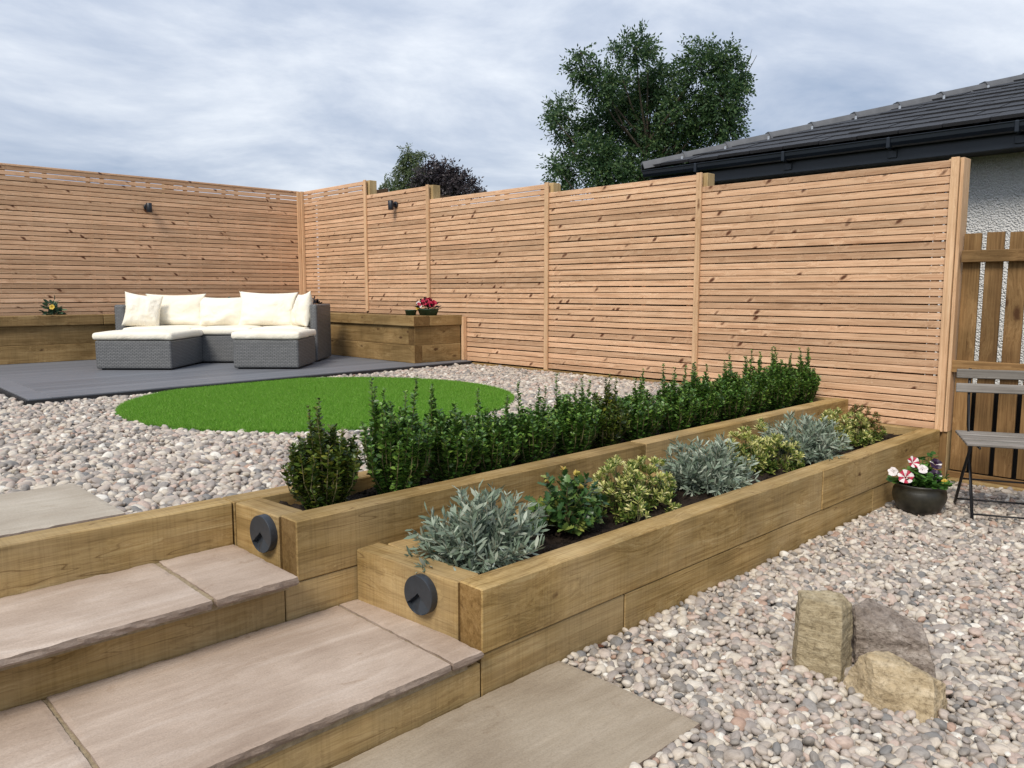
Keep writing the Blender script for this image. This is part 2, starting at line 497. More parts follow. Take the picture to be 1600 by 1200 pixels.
def stone_slab_mat(name, base, alt, streak, sdir=(1.0, 5.5, 1.0)):
    m, nt, b = new_mat(name)
    L = nt.links.new
    tc = N(nt, 'ShaderNodeTexCoord'); oi = N(nt, 'ShaderNodeObjectInfo')
    off = N(nt, 'ShaderNodeVectorMath', operation='SCALE'); off.inputs[0].default_value = (17.1, 31.7, 5.3)
    L(oi.outputs['Random'], off.inputs[3])
    add = N(nt, 'ShaderNodeVectorMath', operation='ADD')
    L(tc.outputs['Object'], add.inputs[0]); L(off.outputs[0], add.inputs[1])
    mp = N(nt, 'ShaderNodeMapping'); mp.inputs['Scale'].default_value = sdir
    mp.inputs['Rotation'].default_value = (0, 0, R(8))
    L(add.outputs[0], mp.inputs[0])
    n1 = noise_node(nt, mp.outputs[0], 2.0, 7, 0.62, 1.0)
    n2 = noise_node(nt, add.outputs[0], 2.4, 5, 0.6)
    n3 = noise_node(nt, mp.outputs[0], 9.0, 6, 0.7, 0.6)
    r1 = ramp_node(nt, [(0.25, alt), (0.5, base), (0.75, streak)])
    L(n1.outputs[0], r1.inputs[0])
    r2 = ramp_node(nt, [(0.35, (0.84, 0.80, 0.77)), (0.62, (1.05, 1.04, 1.04))])
    L(n2.outputs[0], r2.inputs[0])
    col = mixc(nt, r1.outputs[0], r2.outputs[0], 1.0, 'MULTIPLY')
    r3 = ramp_node(nt, [(0.30, (0.92, 0.915, 0.91)), (0.55, (1, 1, 1)), (0.75, (1.06, 1.055, 1.05))])
    L(n3.outputs[0], r3.inputs[0])
    col = mixc(nt, col, r3.outputs[0], 1.0, 'MULTIPLY')
    n5 = noise_node(nt, add.outputs[0], 7.0, 6, 0.7, 0.8)
    r5 = ramp_node(nt, [(0.28, (0.72, 0.66, 0.6)), (0.38, (1, 1, 1))])
    L(n5.outputs[0], r5.inputs[0])
    col = mixc(nt, col, r5.outputs[0], 0.8, 'MULTIPLY')
    n4 = noise_node(nt, add.outputs[0], 170, 4, 0.7)
    r4 = ramp_node(nt, [(0.30, (0.84, 0.83, 0.82)), (0.5, (1, 1, 1)), (0.7, (1.10, 1.10, 1.10))])
    L(n4.outputs[0], r4.inputs[0])
    col = mixc(nt, col, r4.outputs[0], 0.9, 'MULTIPLY')
    # thin riven ledges following the bedding
    lm = N(nt, 'ShaderNodeMath', operation='MULTIPLY', i_1=26.0); L(n1.outputs[0], lm.inputs[0])
    lf_ = N(nt, 'ShaderNodeMath', operation='FRACT'); L(lm.outputs[0], lf_.inputs[0])
    lr = ramp_node(nt, [(0.0, (0.80, 0.77, 0.74)), (0.10, (1, 1, 1)), (0.85, (1, 1, 1)), (1.0, (1.10, 1.10, 1.09))])
    L(lf_.outputs[0], lr.inputs[0])
    col = mixc(nt, col, lr.outputs[0], 0.35, 'MULTIPLY')
    L(col, b.inputs['Base Color'])
    b.inputs['Roughness'].default_value = 0.72
    b.inputs['Specular IOR Level'].default_value = 0.3
    ad = N(nt, 'ShaderNodeMath', operation='MULTIPLY_ADD', i_1=0.15)
    L(n4.outputs[0], ad.inputs[0]); L(n3.outputs[0], ad.inputs[2])
    bump(nt, b, ad.outputs[0], 0.55, 0.006)
    return m


M_SLAB = stone_slab_mat('buff_sandstone', (0.465, 0.37, 0.292), (0.39, 0.302, 0.235), (0.56, 0.468, 0.388))
M_SLABGREY = stone_slab_mat('grey_sandstone', (0.345, 0.285, 0.208), (0.30, 0.245, 0.178), (0.395, 0.333, 0.253))
M_SLABPALE = stone_slab_mat('pale_sandstone', (0.45, 0.40, 0.32), (0.40, 0.345, 0.27), (0.52, 0.465, 0.385))


M_SLABEDGE = stone_slab_mat('broken_sandstone_edge', (0.30, 0.235, 0.19), (0.22, 0.17, 0.135), (0.38, 0.31, 0.255), (3.0, 3.0, 14.0))


def rock_mat(name, c0, c1, c2, aniso=(1, 1, 3)):
    m, nt, b = new_mat(name)
    L = nt.links.new
    tc = N(nt, 'ShaderNodeTexCoord')
    mp = N(nt, 'ShaderNodeMapping'); mp.inputs['Scale'].default_value = aniso
    mp.inputs['Rotation'].default_value = (R(12), R(18), 0)
    L(tc.outputs['Object'], mp.inputs[0])
    n1 = noise_node(nt, mp.outputs[0], 13, 10, 0.72, 0.5)
    r1 = ramp_node(nt, [(0.3, c0), (0.5, c1), (0.7, c2)])
    L(n1.outputs[0], r1.inputs[0])
    n2 = noise_node(nt, tc.outputs['Object'], 70, 5, 0.7)
    r2 = ramp_node(nt, [(0.32, (0.55, 0.53, 0.50)), (0.48, (1, 1, 1)), (0.65, (1.15, 1.15, 1.15))])
    L(n2.outputs[0], r2.inputs[0])
    L(mixc(nt, r1.outputs[0], r2.outputs[0], 1.0, 'MULTIPLY'), b.inputs['Base Color'])
    b.inputs['Roughness'].default_value = 0.85
    b.inputs['Specular IOR Level'].default_value = 0.25
    ad = N(nt, 'ShaderNodeMath', operation='MULTIPLY_ADD', i_1=0.35)
    L(n2.outputs[0], ad.inputs[0]); L(n1.outputs[0], ad.inputs[2])
    bump(nt, b, ad.outputs[0], 0.8, 0.016)
    return m


def pebble_mat():
    m, nt, b = new_mat('pebble_stone')
    L = nt.links.new
    oi = N(nt, 'ShaderNodeObjectInfo')
    rp = ramp_node(nt, [(0.0, (0.25, 0.22, 0.19)), (0.08, (0.39, 0.33, 0.275)), (0.20, (0.51, 0.435, 0.355)), (0.30, (0.32, 0.275, 0.24)),
                        (0.40, (0.45, 0.375, 0.315)), (0.49, (0.58, 0.515, 0.43)), (0.58, (0.29, 0.262, 0.235)), (0.65, (0.47, 0.36, 0.295)),
                        (0.73, (0.42, 0.365, 0.305)), (0.81, (0.20, 0.188, 0.175)), (0.86, (0.53, 0.46, 0.37)), (0.945, (0.38, 0.255, 0.19)), (0.968, (0.68, 0.63, 0.55))], 'CONSTANT')
    L(oi.outputs['Random'], rp.inputs[0])
    tc = N(nt, 'ShaderNodeTexCoord')
    off = N(nt, 'ShaderNodeVectorMath', operation='SCALE'); off.inputs[0].default_value = (91.0, 47.0, 73.0)
    L(oi.outputs['Random'], off.inputs[3])
    add = N(nt, 'ShaderNodeVectorMath', operation='ADD')
    L(tc.outputs['Object'], add.inputs[0]); L(off.outputs[0], add.inputs[1])
    mp = N(nt, 'ShaderNodeMapping'); mp.inputs['Scale'].default_value = (1, 1, 2.6)
    mp.inputs['Rotation'].default_value = (0.5, 0.4, 0)
    L(add.outputs[0], mp.inputs[0])
    n = noise_node(nt, mp.outputs[0], 1.3, 5, 0.65, 0.4)
    r = ramp_node(nt, [(0.3, (0.80, 0.78, 0.77)), (0.5, (1, 1, 1)), (0.7, (1.15, 1.14, 1.12))])
    L(n.outputs[0], r.inputs[0])
    col = mixc(nt, rp.outputs[0], r.outputs[0], 1.0, 'MULTIPLY')
    col = mixc(nt, col, (0.97, 0.985, 1.0), 1.0, 'MULTIPLY')
    L(col, b.inputs['Base Color'])
    b.inputs['Roughness'].default_value = 0.58
    b.inputs['Specular IOR Level'].default_value = 0.35
    return m


M_PEBBLE = pebble_mat()


def rattan_mat():
    m, nt, b = new_mat('grey_rattan_weave')
    L = nt.links.new
    tc = N(nt, 'ShaderNodeTexCoord')
    g = N(nt, 'ShaderNodeNewGeometry')
    sp = N(nt, 'ShaderNodeSeparateXYZ'); L(tc.outputs['Object'], sp.inputs[0])
    h = N(nt, 'ShaderNodeMath', operation='ADD'); L(sp.outputs[0], h.inputs[0]); L(sp.outputs[1], h.inputs[1])
    cb = N(nt, 'ShaderNodeCombineXYZ'); L(h.outputs[0], cb.inputs[0]); L(sp.outputs[2], cb.inputs[1])
    br = N(nt, 'ShaderNodeTexBrick')
    br.inputs['Scale'].default_value = 1.0
    br.inputs['Brick Width'].default_value = 0.034
    br.inputs['Row Height'].default_value = 0.0135
    br.inputs['Mortar Size'].default_value = 0.0028
    br.inputs['Mortar Smooth'].default_value = 0.8
    br.inputs['Color1'].default_value = (0.165, 0.168, 0.172, 1)
    br.inputs['Color2'].default_value = (0.13, 0.133, 0.137, 1)
    br.inputs['Mortar'].default_value = (0.02, 0.022, 0.025, 1)
    L(cb.outputs[0], br.inputs['Vector'])
    L(br.outputs['Color'], b.inputs['Base Color'])
    b.inputs['Roughness'].default_value = 0.5
    inv = N(nt, 'ShaderNodeMath', operation='SUBTRACT', i_0=1.0); L(br.outputs['Fac'], inv.inputs[1])
    bump(nt, b, inv.outputs[0], 0.5, 0.004)
    return m


M_RATTAN = rattan_mat()


def cloth_mat():
    m, nt, b = new_mat('cream_cushion_fabric')
    L = nt.links.new
    tc = N(nt, 'ShaderNodeTexCoord'); oi = N(nt, 'ShaderNodeObjectInfo')
    off = N(nt, 'ShaderNodeVectorMath', operation='SCALE'); off.inputs[0].default_value = (7, 3, 5)
    L(oi.outputs['Random'], off.inputs[3])
    add = N(nt, 'ShaderNodeVectorMath', operation='ADD')
    L(tc.outputs['Object'], add.inputs[0]); L(off.outputs[0], add.inputs[1])
    n = noise_node(nt, add.outputs[0], 3, 3)
    r = ramp_node(nt, [(0.3, (0.80, 0.74, 0.61)), (0.7, (0.85, 0.80, 0.69))])
    L(n.outputs[0], r.inputs[0]); L(r.outputs[0], b.inputs['Base Color'])
    b.inputs['Roughness'].default_value = 0.85
    b.inputs['Specular IOR Level'].default_value = 0.2
    nb = noise_node(nt, add.outputs[0], 7, 4, 0.55, 1.2)
    bump(nt, b, nb.outputs[0], 0.55, 0.03)
    return m


M_CLOTH = cloth_mat()


def deck_mat():
    m, nt, b = new_mat('grey_composite_decking')
    L = nt.links.new
    tc = N(nt, 'ShaderNodeTexCoord'); oi = N(nt, 'ShaderNodeObjectInfo')
    off = N(nt, 'ShaderNodeVectorMath', operation='SCALE'); off.inputs[0].default_value = (37.1, 13.7, 23.3)
    L(oi.outputs['Random'], off.inputs[3])
    add = N(nt, 'ShaderNodeVectorMath', operation='ADD')
    L(tc.outputs['Object'], add.inputs[0]); L(off.outputs[0], add.inputs[1])
    mp = N(nt, 'ShaderNodeMapping'); mp.inputs['Scale'].default_value = (0.7, 24, 24)
    L(add.outputs[0], mp.inputs[0])
    n = noise_node(nt, mp.outputs[0], 1.5, 5, 0.65, 0.5)
    r = ramp_node(nt, [(0.3, (0.125, 0.13, 0.145)), (0.7, (0.175, 0.182, 0.20))])
    L(n.outputs[0], r.inputs[0])
    tn = ramp_node(nt, [(0.0, (0.88, 0.88, 0.88)), (1.0, (1.12, 1.12, 1.12))]); L(oi.outputs['Random'], tn.inputs[0])
    L(mixc(nt, r.outputs[0], tn.outputs[0], 1.0, 'MULTIPLY'), b.inputs['Base Color'])
    b.inputs['Roughness'].default_value = 0.5
    b.inputs['Specular IOR Level'].default_value = 0.4
    bump(nt, b, n.outputs[0], 0.25, 0.002)
    return m


M_DECK = deck_mat()
M_DECKEDGE = plain('black_deck_edge', (0.012, 0.012, 0.014), 0.6)


def render_mat():
    m, nt, b = new_mat('white_roughcast')
    L = nt.links.new
    tc = N(nt, 'ShaderNodeTexCoord')
    v = N(nt, 'ShaderNodeTexVoronoi'); v.inputs['Scale'].default_value = 75; L(tc.outputs['Object'], v.inputs['Vector'])
    n = noise_node(nt, tc.outputs['Object'], 55, 6, 0.7)
    n2 = noise_node(nt, tc.outputs['Object'], 2.0, 4)
    r = ramp_node(nt, [(0.3, (0.76, 0.75, 0.73)), (0.7, (0.85, 0.84, 0.82))]); L(n2.outputs[0], r.inputs[0])
    L(r.outputs[0], b.inputs['Base Color'])
    b.inputs['Roughness'].default_value = 0.9
    s = N(nt, 'ShaderNodeMath', operation='SUBTRACT'); L(n.outputs[0], s.inputs[0]); L(v.outputs['Distance'], s.inputs[1])
    bump(nt, b, s.outputs[0], 1.0, 0.018)
    return m


M_RENDER = render_mat()
M_PLINTH = plain('black_plinth_paint', (0.006, 0.006, 0.007), 0.8)

M_TURF = leaf_mat('artificial_turf', [(0, (0.13, 0.31, 0.03)), (0.5, (0.20, 0.43, 0.048)), (0.85, (0.28, 0.52, 0.08)), (1, (0.38, 0.55, 0.16))], 0.5, 0.35, 0.25)
M_TURFBASE = plain('turf_backing', (0.06, 0.17, 0.015), 0.9)
M_HEDGE = leaf_mat('box_leaf', [(0, (0.04, 0.10, 0.018)), (0.45, (0.085, 0.18, 0.03)), (0.85, (0.14, 0.25, 0.042)), (1, (0.22, 0.33, 0.06))], 0.36, 0.15, 0.5)
M_HEDGE_Y = leaf_mat('olive_box_leaf', [(0, (0.03, 0.06, 0.012)), (0.4, (0.065, 0.11, 0.016)), (0.8, (0.12, 0.16, 0.024)), (1, (0.22, 0.22, 0.034))], 0.36, 0.15, 0.5)
M_SILVER = leaf_mat('silver_leaf', [(0, (0.12, 0.165, 0.11)), (0.5, (0.23, 0.29, 0.215)), (0.85, (0.33, 0.38, 0.30)), (1, (0.44, 0.48, 0.39))], 0.6, 0.12, 0.3)
M_VARIEG = leaf_mat('variegated_leaf', [(0, (0.07, 0.13, 0.025)), (0.3, (0.18, 0.25, 0.05)), (0.5, (0.46, 0.48, 0.13)), (0.8, (0.66, 0.62, 0.25)), (1, (0.72, 0.67, 0.36))], 0.5, 0.2, 0.35)
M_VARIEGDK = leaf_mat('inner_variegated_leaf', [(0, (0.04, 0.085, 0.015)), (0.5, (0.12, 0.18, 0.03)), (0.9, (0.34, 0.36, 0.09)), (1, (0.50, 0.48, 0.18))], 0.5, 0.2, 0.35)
M_VARIEGRED = leaf_mat('red_tipped_leaf', [(0, (0.06, 0.09, 0.025)), (0.4, (0.22, 0.20, 0.06)), (0.7, (0.36, 0.24, 0.10)), (1, (0.42, 0.17, 0.10))], 0.5, 0.2, 0.35)
M_HOLLY = leaf_mat('spiny_leaf', [(0, (0.022, 0.055, 0.018)), (0.5, (0.05, 0.115, 0.03)), (0.85, (0.11, 0.19, 0.045)), (1, (0.34, 0.36, 0.08))], 0.32, 0.15, 0.5)
M_HOLLYNEW = leaf_mat('new_yellow_leaf', [(0, (0.42, 0.36, 0.06)), (0.5, (0.55, 0.46, 0.09)), (0.8, (0.5, 0.25, 0.12)), (1, (0.45, 0.18, 0.10))], 0.4, 0.2, 0.4)
M_PETLEAF = leaf_mat('petunia_leaf', [(0, (0.035, 0.10, 0.016)), (0.5, (0.07, 0.18, 0.03)), (1, (0.13, 0.27, 0.05))], 0.5, 0.25, 0.35)
M_GLAUC = leaf_mat('blue_green_leaf', [(0, (0.03, 0.07, 0.045)), (0.6, (0.07, 0.13, 0.09)), (1, (0.12, 0.19, 0.10))], 0.5, 0.15)
M_DARKLEAF = leaf_mat('dark_purple_leaf', [(0, (0.012, 0.008, 0.010)), (0.7, (0.03, 0.012, 0.016)), (1, (0.05, 0.03, 0.02))], 0.4, 0.1)
M_ASH = leaf_mat('ash_leaf', [(0, (0.025, 0.06, 0.028)), (0.5, (0.052, 0.105, 0.042)), (0.85, (0.09, 0.155, 0.052)), (1, (0.15, 0.22, 0.07))], 0.5, 0.35, 0.35)
M_BIRCH = leaf_mat('birch_leaf', [(0, (0.045, 0.07, 0.035)), (0.5, (0.085, 0.125, 0.05)), (1, (0.16, 0.19, 0.08))], 0.5, 0.3)
M_MAPLE = leaf_mat('purple_maple_leaf', [(0, (0.022, 0.016, 0.02)), (0.6, (0.04, 0.03, 0.036)), (1, (0.075, 0.062, 0.062))], 0.5, 0.15)
M_RED = leaf_mat('red_petal', [(0, (0.30, 0.008, 0.025)), (0.5, (0.45, 0.012, 0.05)), (1, (0.55, 0.03, 0.09))], 0.5, 0.2)
M_WHITEPETAL = leaf_mat('white_petal', [(0, (0.78, 0.70, 0.68)), (1, (0.85, 0.80, 0.78))], 0.5, 0.2)
M_PURPLE = leaf_mat('dark_purple_petal', [(0, (0.012, 0.004, 0.018)), (1, (0.035, 0.008, 0.045))], 0.45, 0.1)
M_YELLOW = leaf_mat('yellow_petal', [(0, (0.6, 0.40, 0.04)), (1, (0.7, 0.5, 0.08))], 0.5, 0.2)

# ------------------------------------------------------------------ levels (m, patio = 0)
Z_UP = 0.457          # top of kerb, upper patio
Z_GRAV_UP = 0.435     # upper gravel surface
Z_DECK = 0.475
Z_T1, Z_T2 = 0.141, 0.309
Z_FB, Z_RB = 0.32, 0.457      # tops of the two raised beds
FX = 5.385            # face of the right fence slats
FY = 9.495            # face of the left fence slats


def flat(name, pts, z, mat, kind='structure', label=None, cat=None):
    me = np_mesh(name, [(x, y, z) for x, y in pts], [tuple(range(len(pts)))], mat)
    o = link(name, me)
    return tag(o, label, cat, None, kind)


# ------------------------------------------------------------------ ground and terrace
flat('ground', [(-900, -900), (900, -900), (900, 900), (-900, 900)], -0.045, M_FIELD,
     label='far green ground reaching to the horizon beyond the garden', cat='ground')
flat('gravel_base', [(-1.5, -2.5), (5.9, -2.5), (5.9, 2.2), (-1.5, 2.2)], -0.040, M_EARTH,
     label='dark earth bed under the lower pebbles', cat='ground')


def terrace():
    bm = bmesh.new()
    bmesh.ops.create_cube(bm, size=1)
    x0, x1, y0, y1, z0, z1 = -3.0, 5.62, 2.702, 9.9, -0.044, Z_GRAV_UP - 0.035
    bmesh.ops.scale(bm, vec=(x1 - x0, y1 - y0, z1 - z0), verts=bm.verts)
    me = bm_mesh('upper_terrace', bm, M_EARTH)
    o = link('upper_terrace', me, None, ((x0 + x1) / 2, (y0 + y1) / 2, (z0 + z1) / 2))
    tag(o, 'raised upper terrace of the garden under pebbles and deck', 'terrace', None, 'structure')


terrace()

# ------------------------------------------------------------------ pebbles (geometry nodes, uncountable)
GRASS_C, GRASS_R = (2.86, 4.80), 1.30


def deck_front(x):
    return 5.955 + (x - 1.318) * (6.135 - 5.955) / (5.385 - 1.318)


def pebble_group():
    ng = bpy.data.node_groups.new('pebble_scatter', 'GeometryNodeTree')
    ng.interface.new_socket('Geometry', in_out='INPUT', socket_type='NodeSocketGeometry')
    ng.interface.new_socket('Geometry', in_out='OUTPUT', socket_type='NodeSocketGeometry')
    L = ng.links.new
    gi = N(ng, 'NodeGroupInput'); go = N(ng, 'NodeGroupOutput')
    join = N(ng, 'GeometryNodeJoinGeometry')
    for k in range(6):
        ico = N(ng, 'GeometryNodeMeshIcoSphere')
        ico.inputs['Radius'].default_value = 1.0
        ico.inputs['Subdivisions'].default_value = 4
        pos = N(ng, 'GeometryNodeInputPosition')
        addv = N(ng, 'ShaderNodeVectorMath', operation='ADD'); addv.inputs[1].default_value = (k * 7.3, k * 3.1, k * 5.7)
        L(pos.outputs[0], addv.inputs[0])
        nz = N(ng, 'ShaderNodeTexNoise'); nz.inputs['Scale'].default_value = 0.75; nz.inputs['Detail'].default_value = 1.0
        L(addv.outputs[0], nz.inputs['Vector'])
        sub = N(ng, 'ShaderNodeMath', operation='MULTIPLY_ADD', i_1=0.55, i_2=0.725)
        L(nz.outputs[0], sub.inputs[0])
        scl = N(ng, 'ShaderNodeVectorMath', operation='SCALE')
        L(pos.outputs[0], scl.inputs[0]); L(sub.outputs[0], scl.inputs[3])
        sp = N(ng, 'GeometryNodeSetPosition')
        L(ico.outputs[0], sp.inputs['Geometry']); L(scl.outputs[0], sp.inputs['Position'])
        ss = N(ng, 'GeometryNodeSetShadeSmooth'); L(sp.outputs[0], ss.inputs[0])
        sm = N(ng, 'GeometryNodeSetMaterial'); sm.inputs['Material'].default_value = M_PEBBLE
        L(ss.outputs[0], sm.inputs[0])
        g2i = N(ng, 'GeometryNodeGeometryToInstance'); L(sm.outputs[0], g2i.inputs[0])
        L(g2i.outputs[0], join.inputs[0])
    iop = N(ng, 'GeometryNodeInstanceOnPoints')
    L(gi.outputs[0], iop.inputs['Points']); L(join.outputs[0], iop.inputs['Instance'])
    iop.inputs['Pick Instance'].default_value = True
    def attr(name, typ):
        a = N(ng, 'GeometryNodeInputNamedAttribute', data_type=typ)
        a.inputs['Name'].default_value = name
        return a.outputs[0]
    L(attr('pick', 'INT'), iop.inputs['Instance Index'])
    e2r = N(ng, 'FunctionNodeEulerToRotation'); L(attr('rot', 'FLOAT_VECTOR'), e2r.inputs[0])
    L(e2r.outputs[0], iop.inputs['Rotation'])
    L(attr('scl', 'FLOAT_VECTOR'), iop.inputs['Scale'])
    L(iop.outputs[0], go.inputs[0])
    return ng


PEB = pebble_group()


def pebbles(name, inside, bounds, z, size, label):
    x0, x1, y0, y1 = bounds
    P, S = [], []
    for layer, (sp, dz, keep) in enumerate(((size * 1.65, -1.05, 1.0), (size * 2.10, 0.15, 0.95))):
        xs = np.arange(x0, x1, sp); ys = np.arange(y0, y1, sp * 0.9)
        gx, gy = np.meshgrid(xs, ys)
        gx = gx + (np.arange(len(ys)) % 2)[:, None] * sp * 0.5
        p = np.c_[gx.ravel(), gy.ravel()] + rng.uniform(-0.30, 0.30, (gx.size, 2)) * sp
        p = p[rng.random(len(p)) < keep]
        p = p[inside(p[:, 0], p[:, 1])]
        s = size * np.clip(rng.lognormal(-0.01, 0.29, len(p)), 0.45, 1.8)
        zz = z - 0.55 * size + dz * size + rng.normal(0, 0.30, len(p)) * size
        P.append(np.c_[p, zz]); S.append(s)
    P = np.concatenate(P); S = np.concatenate(S)
    n = len(P)
    me = bpy.data.meshes.new(name)
    me.vertices.add(n); me.vertices.foreach_set('co', P.astype(np.float32).ravel())
    scl = np.c_[S * rng.uniform(1.0, 1.45, n), S * rng.uniform(0.80, 1.05, n), S * rng.uniform(0.58, 0.85, n)]
    rot = np.c_[rng.normal(0, 0.38, n), rng.normal(0, 0.38, n), rng.uniform(0, 6.283, n)]
    for nm, typ, key, arr in (('scl', 'FLOAT_VECTOR', 'vector', scl), ('rot', 'FLOAT_VECTOR', 'vector', rot)):
        a = me.attributes.new(nm, typ, 'POINT'); a.data.foreach_set(key, arr.astype(np.float32).ravel())
    a = me.attributes.new('pick', 'INT', 'POINT'); a.data.foreach_set('value', rng.integers(0, 6, n).astype(np.int32))
    me.update()
    me.materials.append(M_PEBBLE)
    o = link(name, me)
    md = o.modifiers.new('scatter', 'NODES'); md.node_group = PEB
    tag(o, label, 'gravel', None, 'stuff')
    return o


ROCK_A = Vector((0.718, -0.696)); ROCK_B = Vector((0.696, 0.718))


def lower_in(x, y):
    ok = (y < 1.645) & (x < 5.40)
    ok &= ~((x < 1.825) & (y > 1.115))
    ok &= ~(x < 0.3)
    return ok


def upper_in(x, y):
    ok = (y > 2.715) & (x < 5.35)
    ok &= ~((x < 0.865) & (y < 3.29))
    ok &= ~((x > 1.30) & (y > deck_front(x) - 0.015))
    ok &= (x - GRASS_C[0]) ** 2 + (y - GRASS_C[1]) ** 2 > (GRASS_R - 0.01) ** 2
    return ok


pebbles('lower_gravel', lower_in, (0.3, 5.45, -0.2, 1.66), 0.0, 0.0126, 'mixed grey and pink rounded pebbles in front of the lower bed')
pebbles('upper_gravel', upper_in, (-1.6, 5.36, 2.70, 8.6), Z_GRAV_UP + 0.005, 0.0138, 'pale mixed pebbles on the upper level round the lawn')

# ------------------------------------------------------------------ paving slabs
def slab_mesh(lx, ly, t, mat, rough=0.006, seed=0):
    """riven stone slab with chipped, uneven edges; local origin at centre of top"""
    nx, ny = max(6, int(lx / 0.016)), max(4, int(ly / 0.016))
    V, F = [], []
    def pt(u, v, z):
        x, y = (u - 0.5) * lx, (v - 0.5) * ly
        e = mnoise.noise(Vector((x * 9 + seed * 9, y * 9, 3))) * rough * 0.3 + mnoise.noise(Vector((x * 60 + seed * 9, y * 60, 8))) * rough * 0.45
        if u in (0.0, 1.0): x += e * (1 if u == 0 else -1) + (rough if u == 0 else -rough) * 0.3
        if v in (0.0, 1.0): y += e * (1 if v == 0 else -1) + (rough if v == 0 else -rough) * 0.3
        return x, y
    top = {}
    for j in range(ny + 1):
        for i in range(nx + 1):
            u, v = i / nx, j / ny
            x, y = pt(u, v, 0)
            z = mnoise.noise(Vector((x * 3 + seed, y * 7, 1))) * 0.0016
            if i in (0, nx) or j in (0, ny): z -= 0.001 + max(0, mnoise.noise(Vector((x * 25, y * 25, seed)))) * 0.005
            top[i, j] = len(V); V.append((x, y, z))
    for j in range(ny):
        for i in range(nx):
            F.append((top[i, j], top[i + 1, j], top[i + 1, j + 1], top[i, j + 1]))
    ring = [(i, 0) for i in range(nx)] + [(nx, j) for j in range(ny)] + [(i, ny) for i in range(nx, 0, -1)] + [(0, j) for j in range(ny, 0, -1)]
    prev = [top[k] for k in ring]
    for lev in (0.35, 0.7, 1.0):
        cur = []
        for k in ring:
            x, y, z = V[top[k]]
            nrm = Vector((-(1 if k[0] == 0 else 0) + (1 if k[0] == nx else 0), -(1 if k[1] == 0 else 0) + (1 if k[1] == ny else 0), 0))
            d = mnoise.noise(Vector((x * 22, y * 22, lev * 5 + seed))) * rough * 0.7 + (0.0015 if lev < 1 else -0.003)
            cur.append(len(V)); V.append((x + nrm.x * d, y + nrm.y * d, -t * lev))
        m = len(ring)
        for q in range(m):
            F.append((prev[q], cur[q], cur[(q + 1) % m], prev[(q + 1) % m]))
        prev = cur
    F.append(tuple(reversed(prev)))
    me = np_mesh('paving_slab', V, F, mat, False)
    me.materials.append(M_SLABEDGE)
    me.polygons.foreach_set('material_index', [0] * (nx * ny) + [1] * (len(F) - nx * ny))
    return me


def slab(parent, x0, x1, y0, y1, z, mat, t=0.03, name='paving_slab', seed=None, rough=0.006):
    me = slab_mesh(x1 - x0, y1 - y0, t, mat, rough, seed if seed is not None else random.randint(0, 99))
    return link(name, me, parent, ((x0 + x1) / 2, (y0 + y1) / 2, z))


patio = empty('patio', (1.36, 1.38, 0), 'grey brown sandstone patio slab at the foot of the steps', 'patio', kind='structure')
board('mortar_bed', (-0.86, 1.13, -0.038), (1.79, 1.64, -0.022), M_MORTAR, patio, bev=0)
for x0, x1 in ((-0.92, -0.012), (0.0, 0.895), (0.905, 1.812)):
    slab(patio, x0, x1, 1.122, 1.652, 0.0, M_SLABGREY, 0.035, rough=0.004)

up_patio = empty('upper_patio', (0.4, 3.0, Z_UP), 'pale sandstone paving at the top of the steps beside the pebbles', 'patio', kind='structure')
board('mortar_bed', (-1.3, 2.72, Z_UP - 0.07), (0.84, 3.27, Z_UP - 0.03), M_MORTAR, up_patio, bev=0)
for x0, x1 in ((-0.97, -0.06), (-0.05, 0.856)):
    slab(up_patio, x0, x1, 2.712, 3.282, Z_UP + 0.004, M_SLABPALE, 0.035, rough=0.004)

# ------------------------------------------------------------------ steps
steps = empty('garden_steps', (0.4, 2.2, 0.0), 'timber sleeper steps with pinkish sandstone treads beside the raised beds', 'steps')
XL = -0.95
# risers
board('riser_sleeper', (XL, 1.665, -0.06), (1.484, 1.765, Z_T1 - 0.047), M_SLEEPER, steps)
board('riser_sleeper', (XL, 2.242, 0.10), (1.168, 2.342, Z_T2 - 0.046), M_SLEEPER, steps)
board('riser_sleeper', (XL, 2.606, 0.255), (1.172, 2.702, Z_UP), M_SLEEPER, steps, bev=0.004)
# mortar beds under the treads
board('mortar_bed', (XL, 1.661, Z_T1 - 0.0468), (1.43, 2.238, Z_T1 - 0.026), M_MORTAR, steps, bev=0)
board('mortar_bed', (XL, 2.19, Z_T2 - 0.0458), (1.155, 2.60, Z_T2 - 0.026), M_MORTAR, steps, bev=0)
board('mortar_joint', (1.350, 1.672, Z_T1 - 0.03), (1.370, 2.236, Z_T1 - 0.007), M_MORTAR, steps, axis='y', bev=0)
board('mortar_joint', (0.470, 1.672, Z_T1 - 0.03), (0.492, 2.236, Z_T1 - 0.006), M_MORTAR, steps, axis='y', bev=0)
board('mortar_joint', (0.893, 2.175, Z_T2 - 0.03), (0.918, 2.60, Z_T2 - 0.005), M_MORTAR, steps, axis='y', bev=0)
board('fill', (XL, 1.77, -0.03), (1.16, 2.23, Z_T1 - 0.04), M_EARTH, steps, bev=0)
board('fill', (XL, 2.345, 0.0), (1.16, 2.60, Z_T2 - 0.04), M_EARTH, steps, bev=0)
# treads
for x0, x1 in ((-0.43, 0.478), (0.486, 1.357), (1.363, 1.474)):
    slab(steps, x0, x1, 1.645, 2.240, Z_T1, M_SLAB, 0.027, 'tread_slab', rough=0.007)
for x0, x1 in ((-0.03, 0.899), (0.911, 1.170)):
    slab(steps, x0, x1, 2.155, 2.604, Z_T2, M_SLAB, 0.027, 'tread_slab', rough=0.007)
slab(steps, -0.94, -0.05, 2.155, 2.604, Z_T2, M_SLAB, 0.027, 'tread_slab')

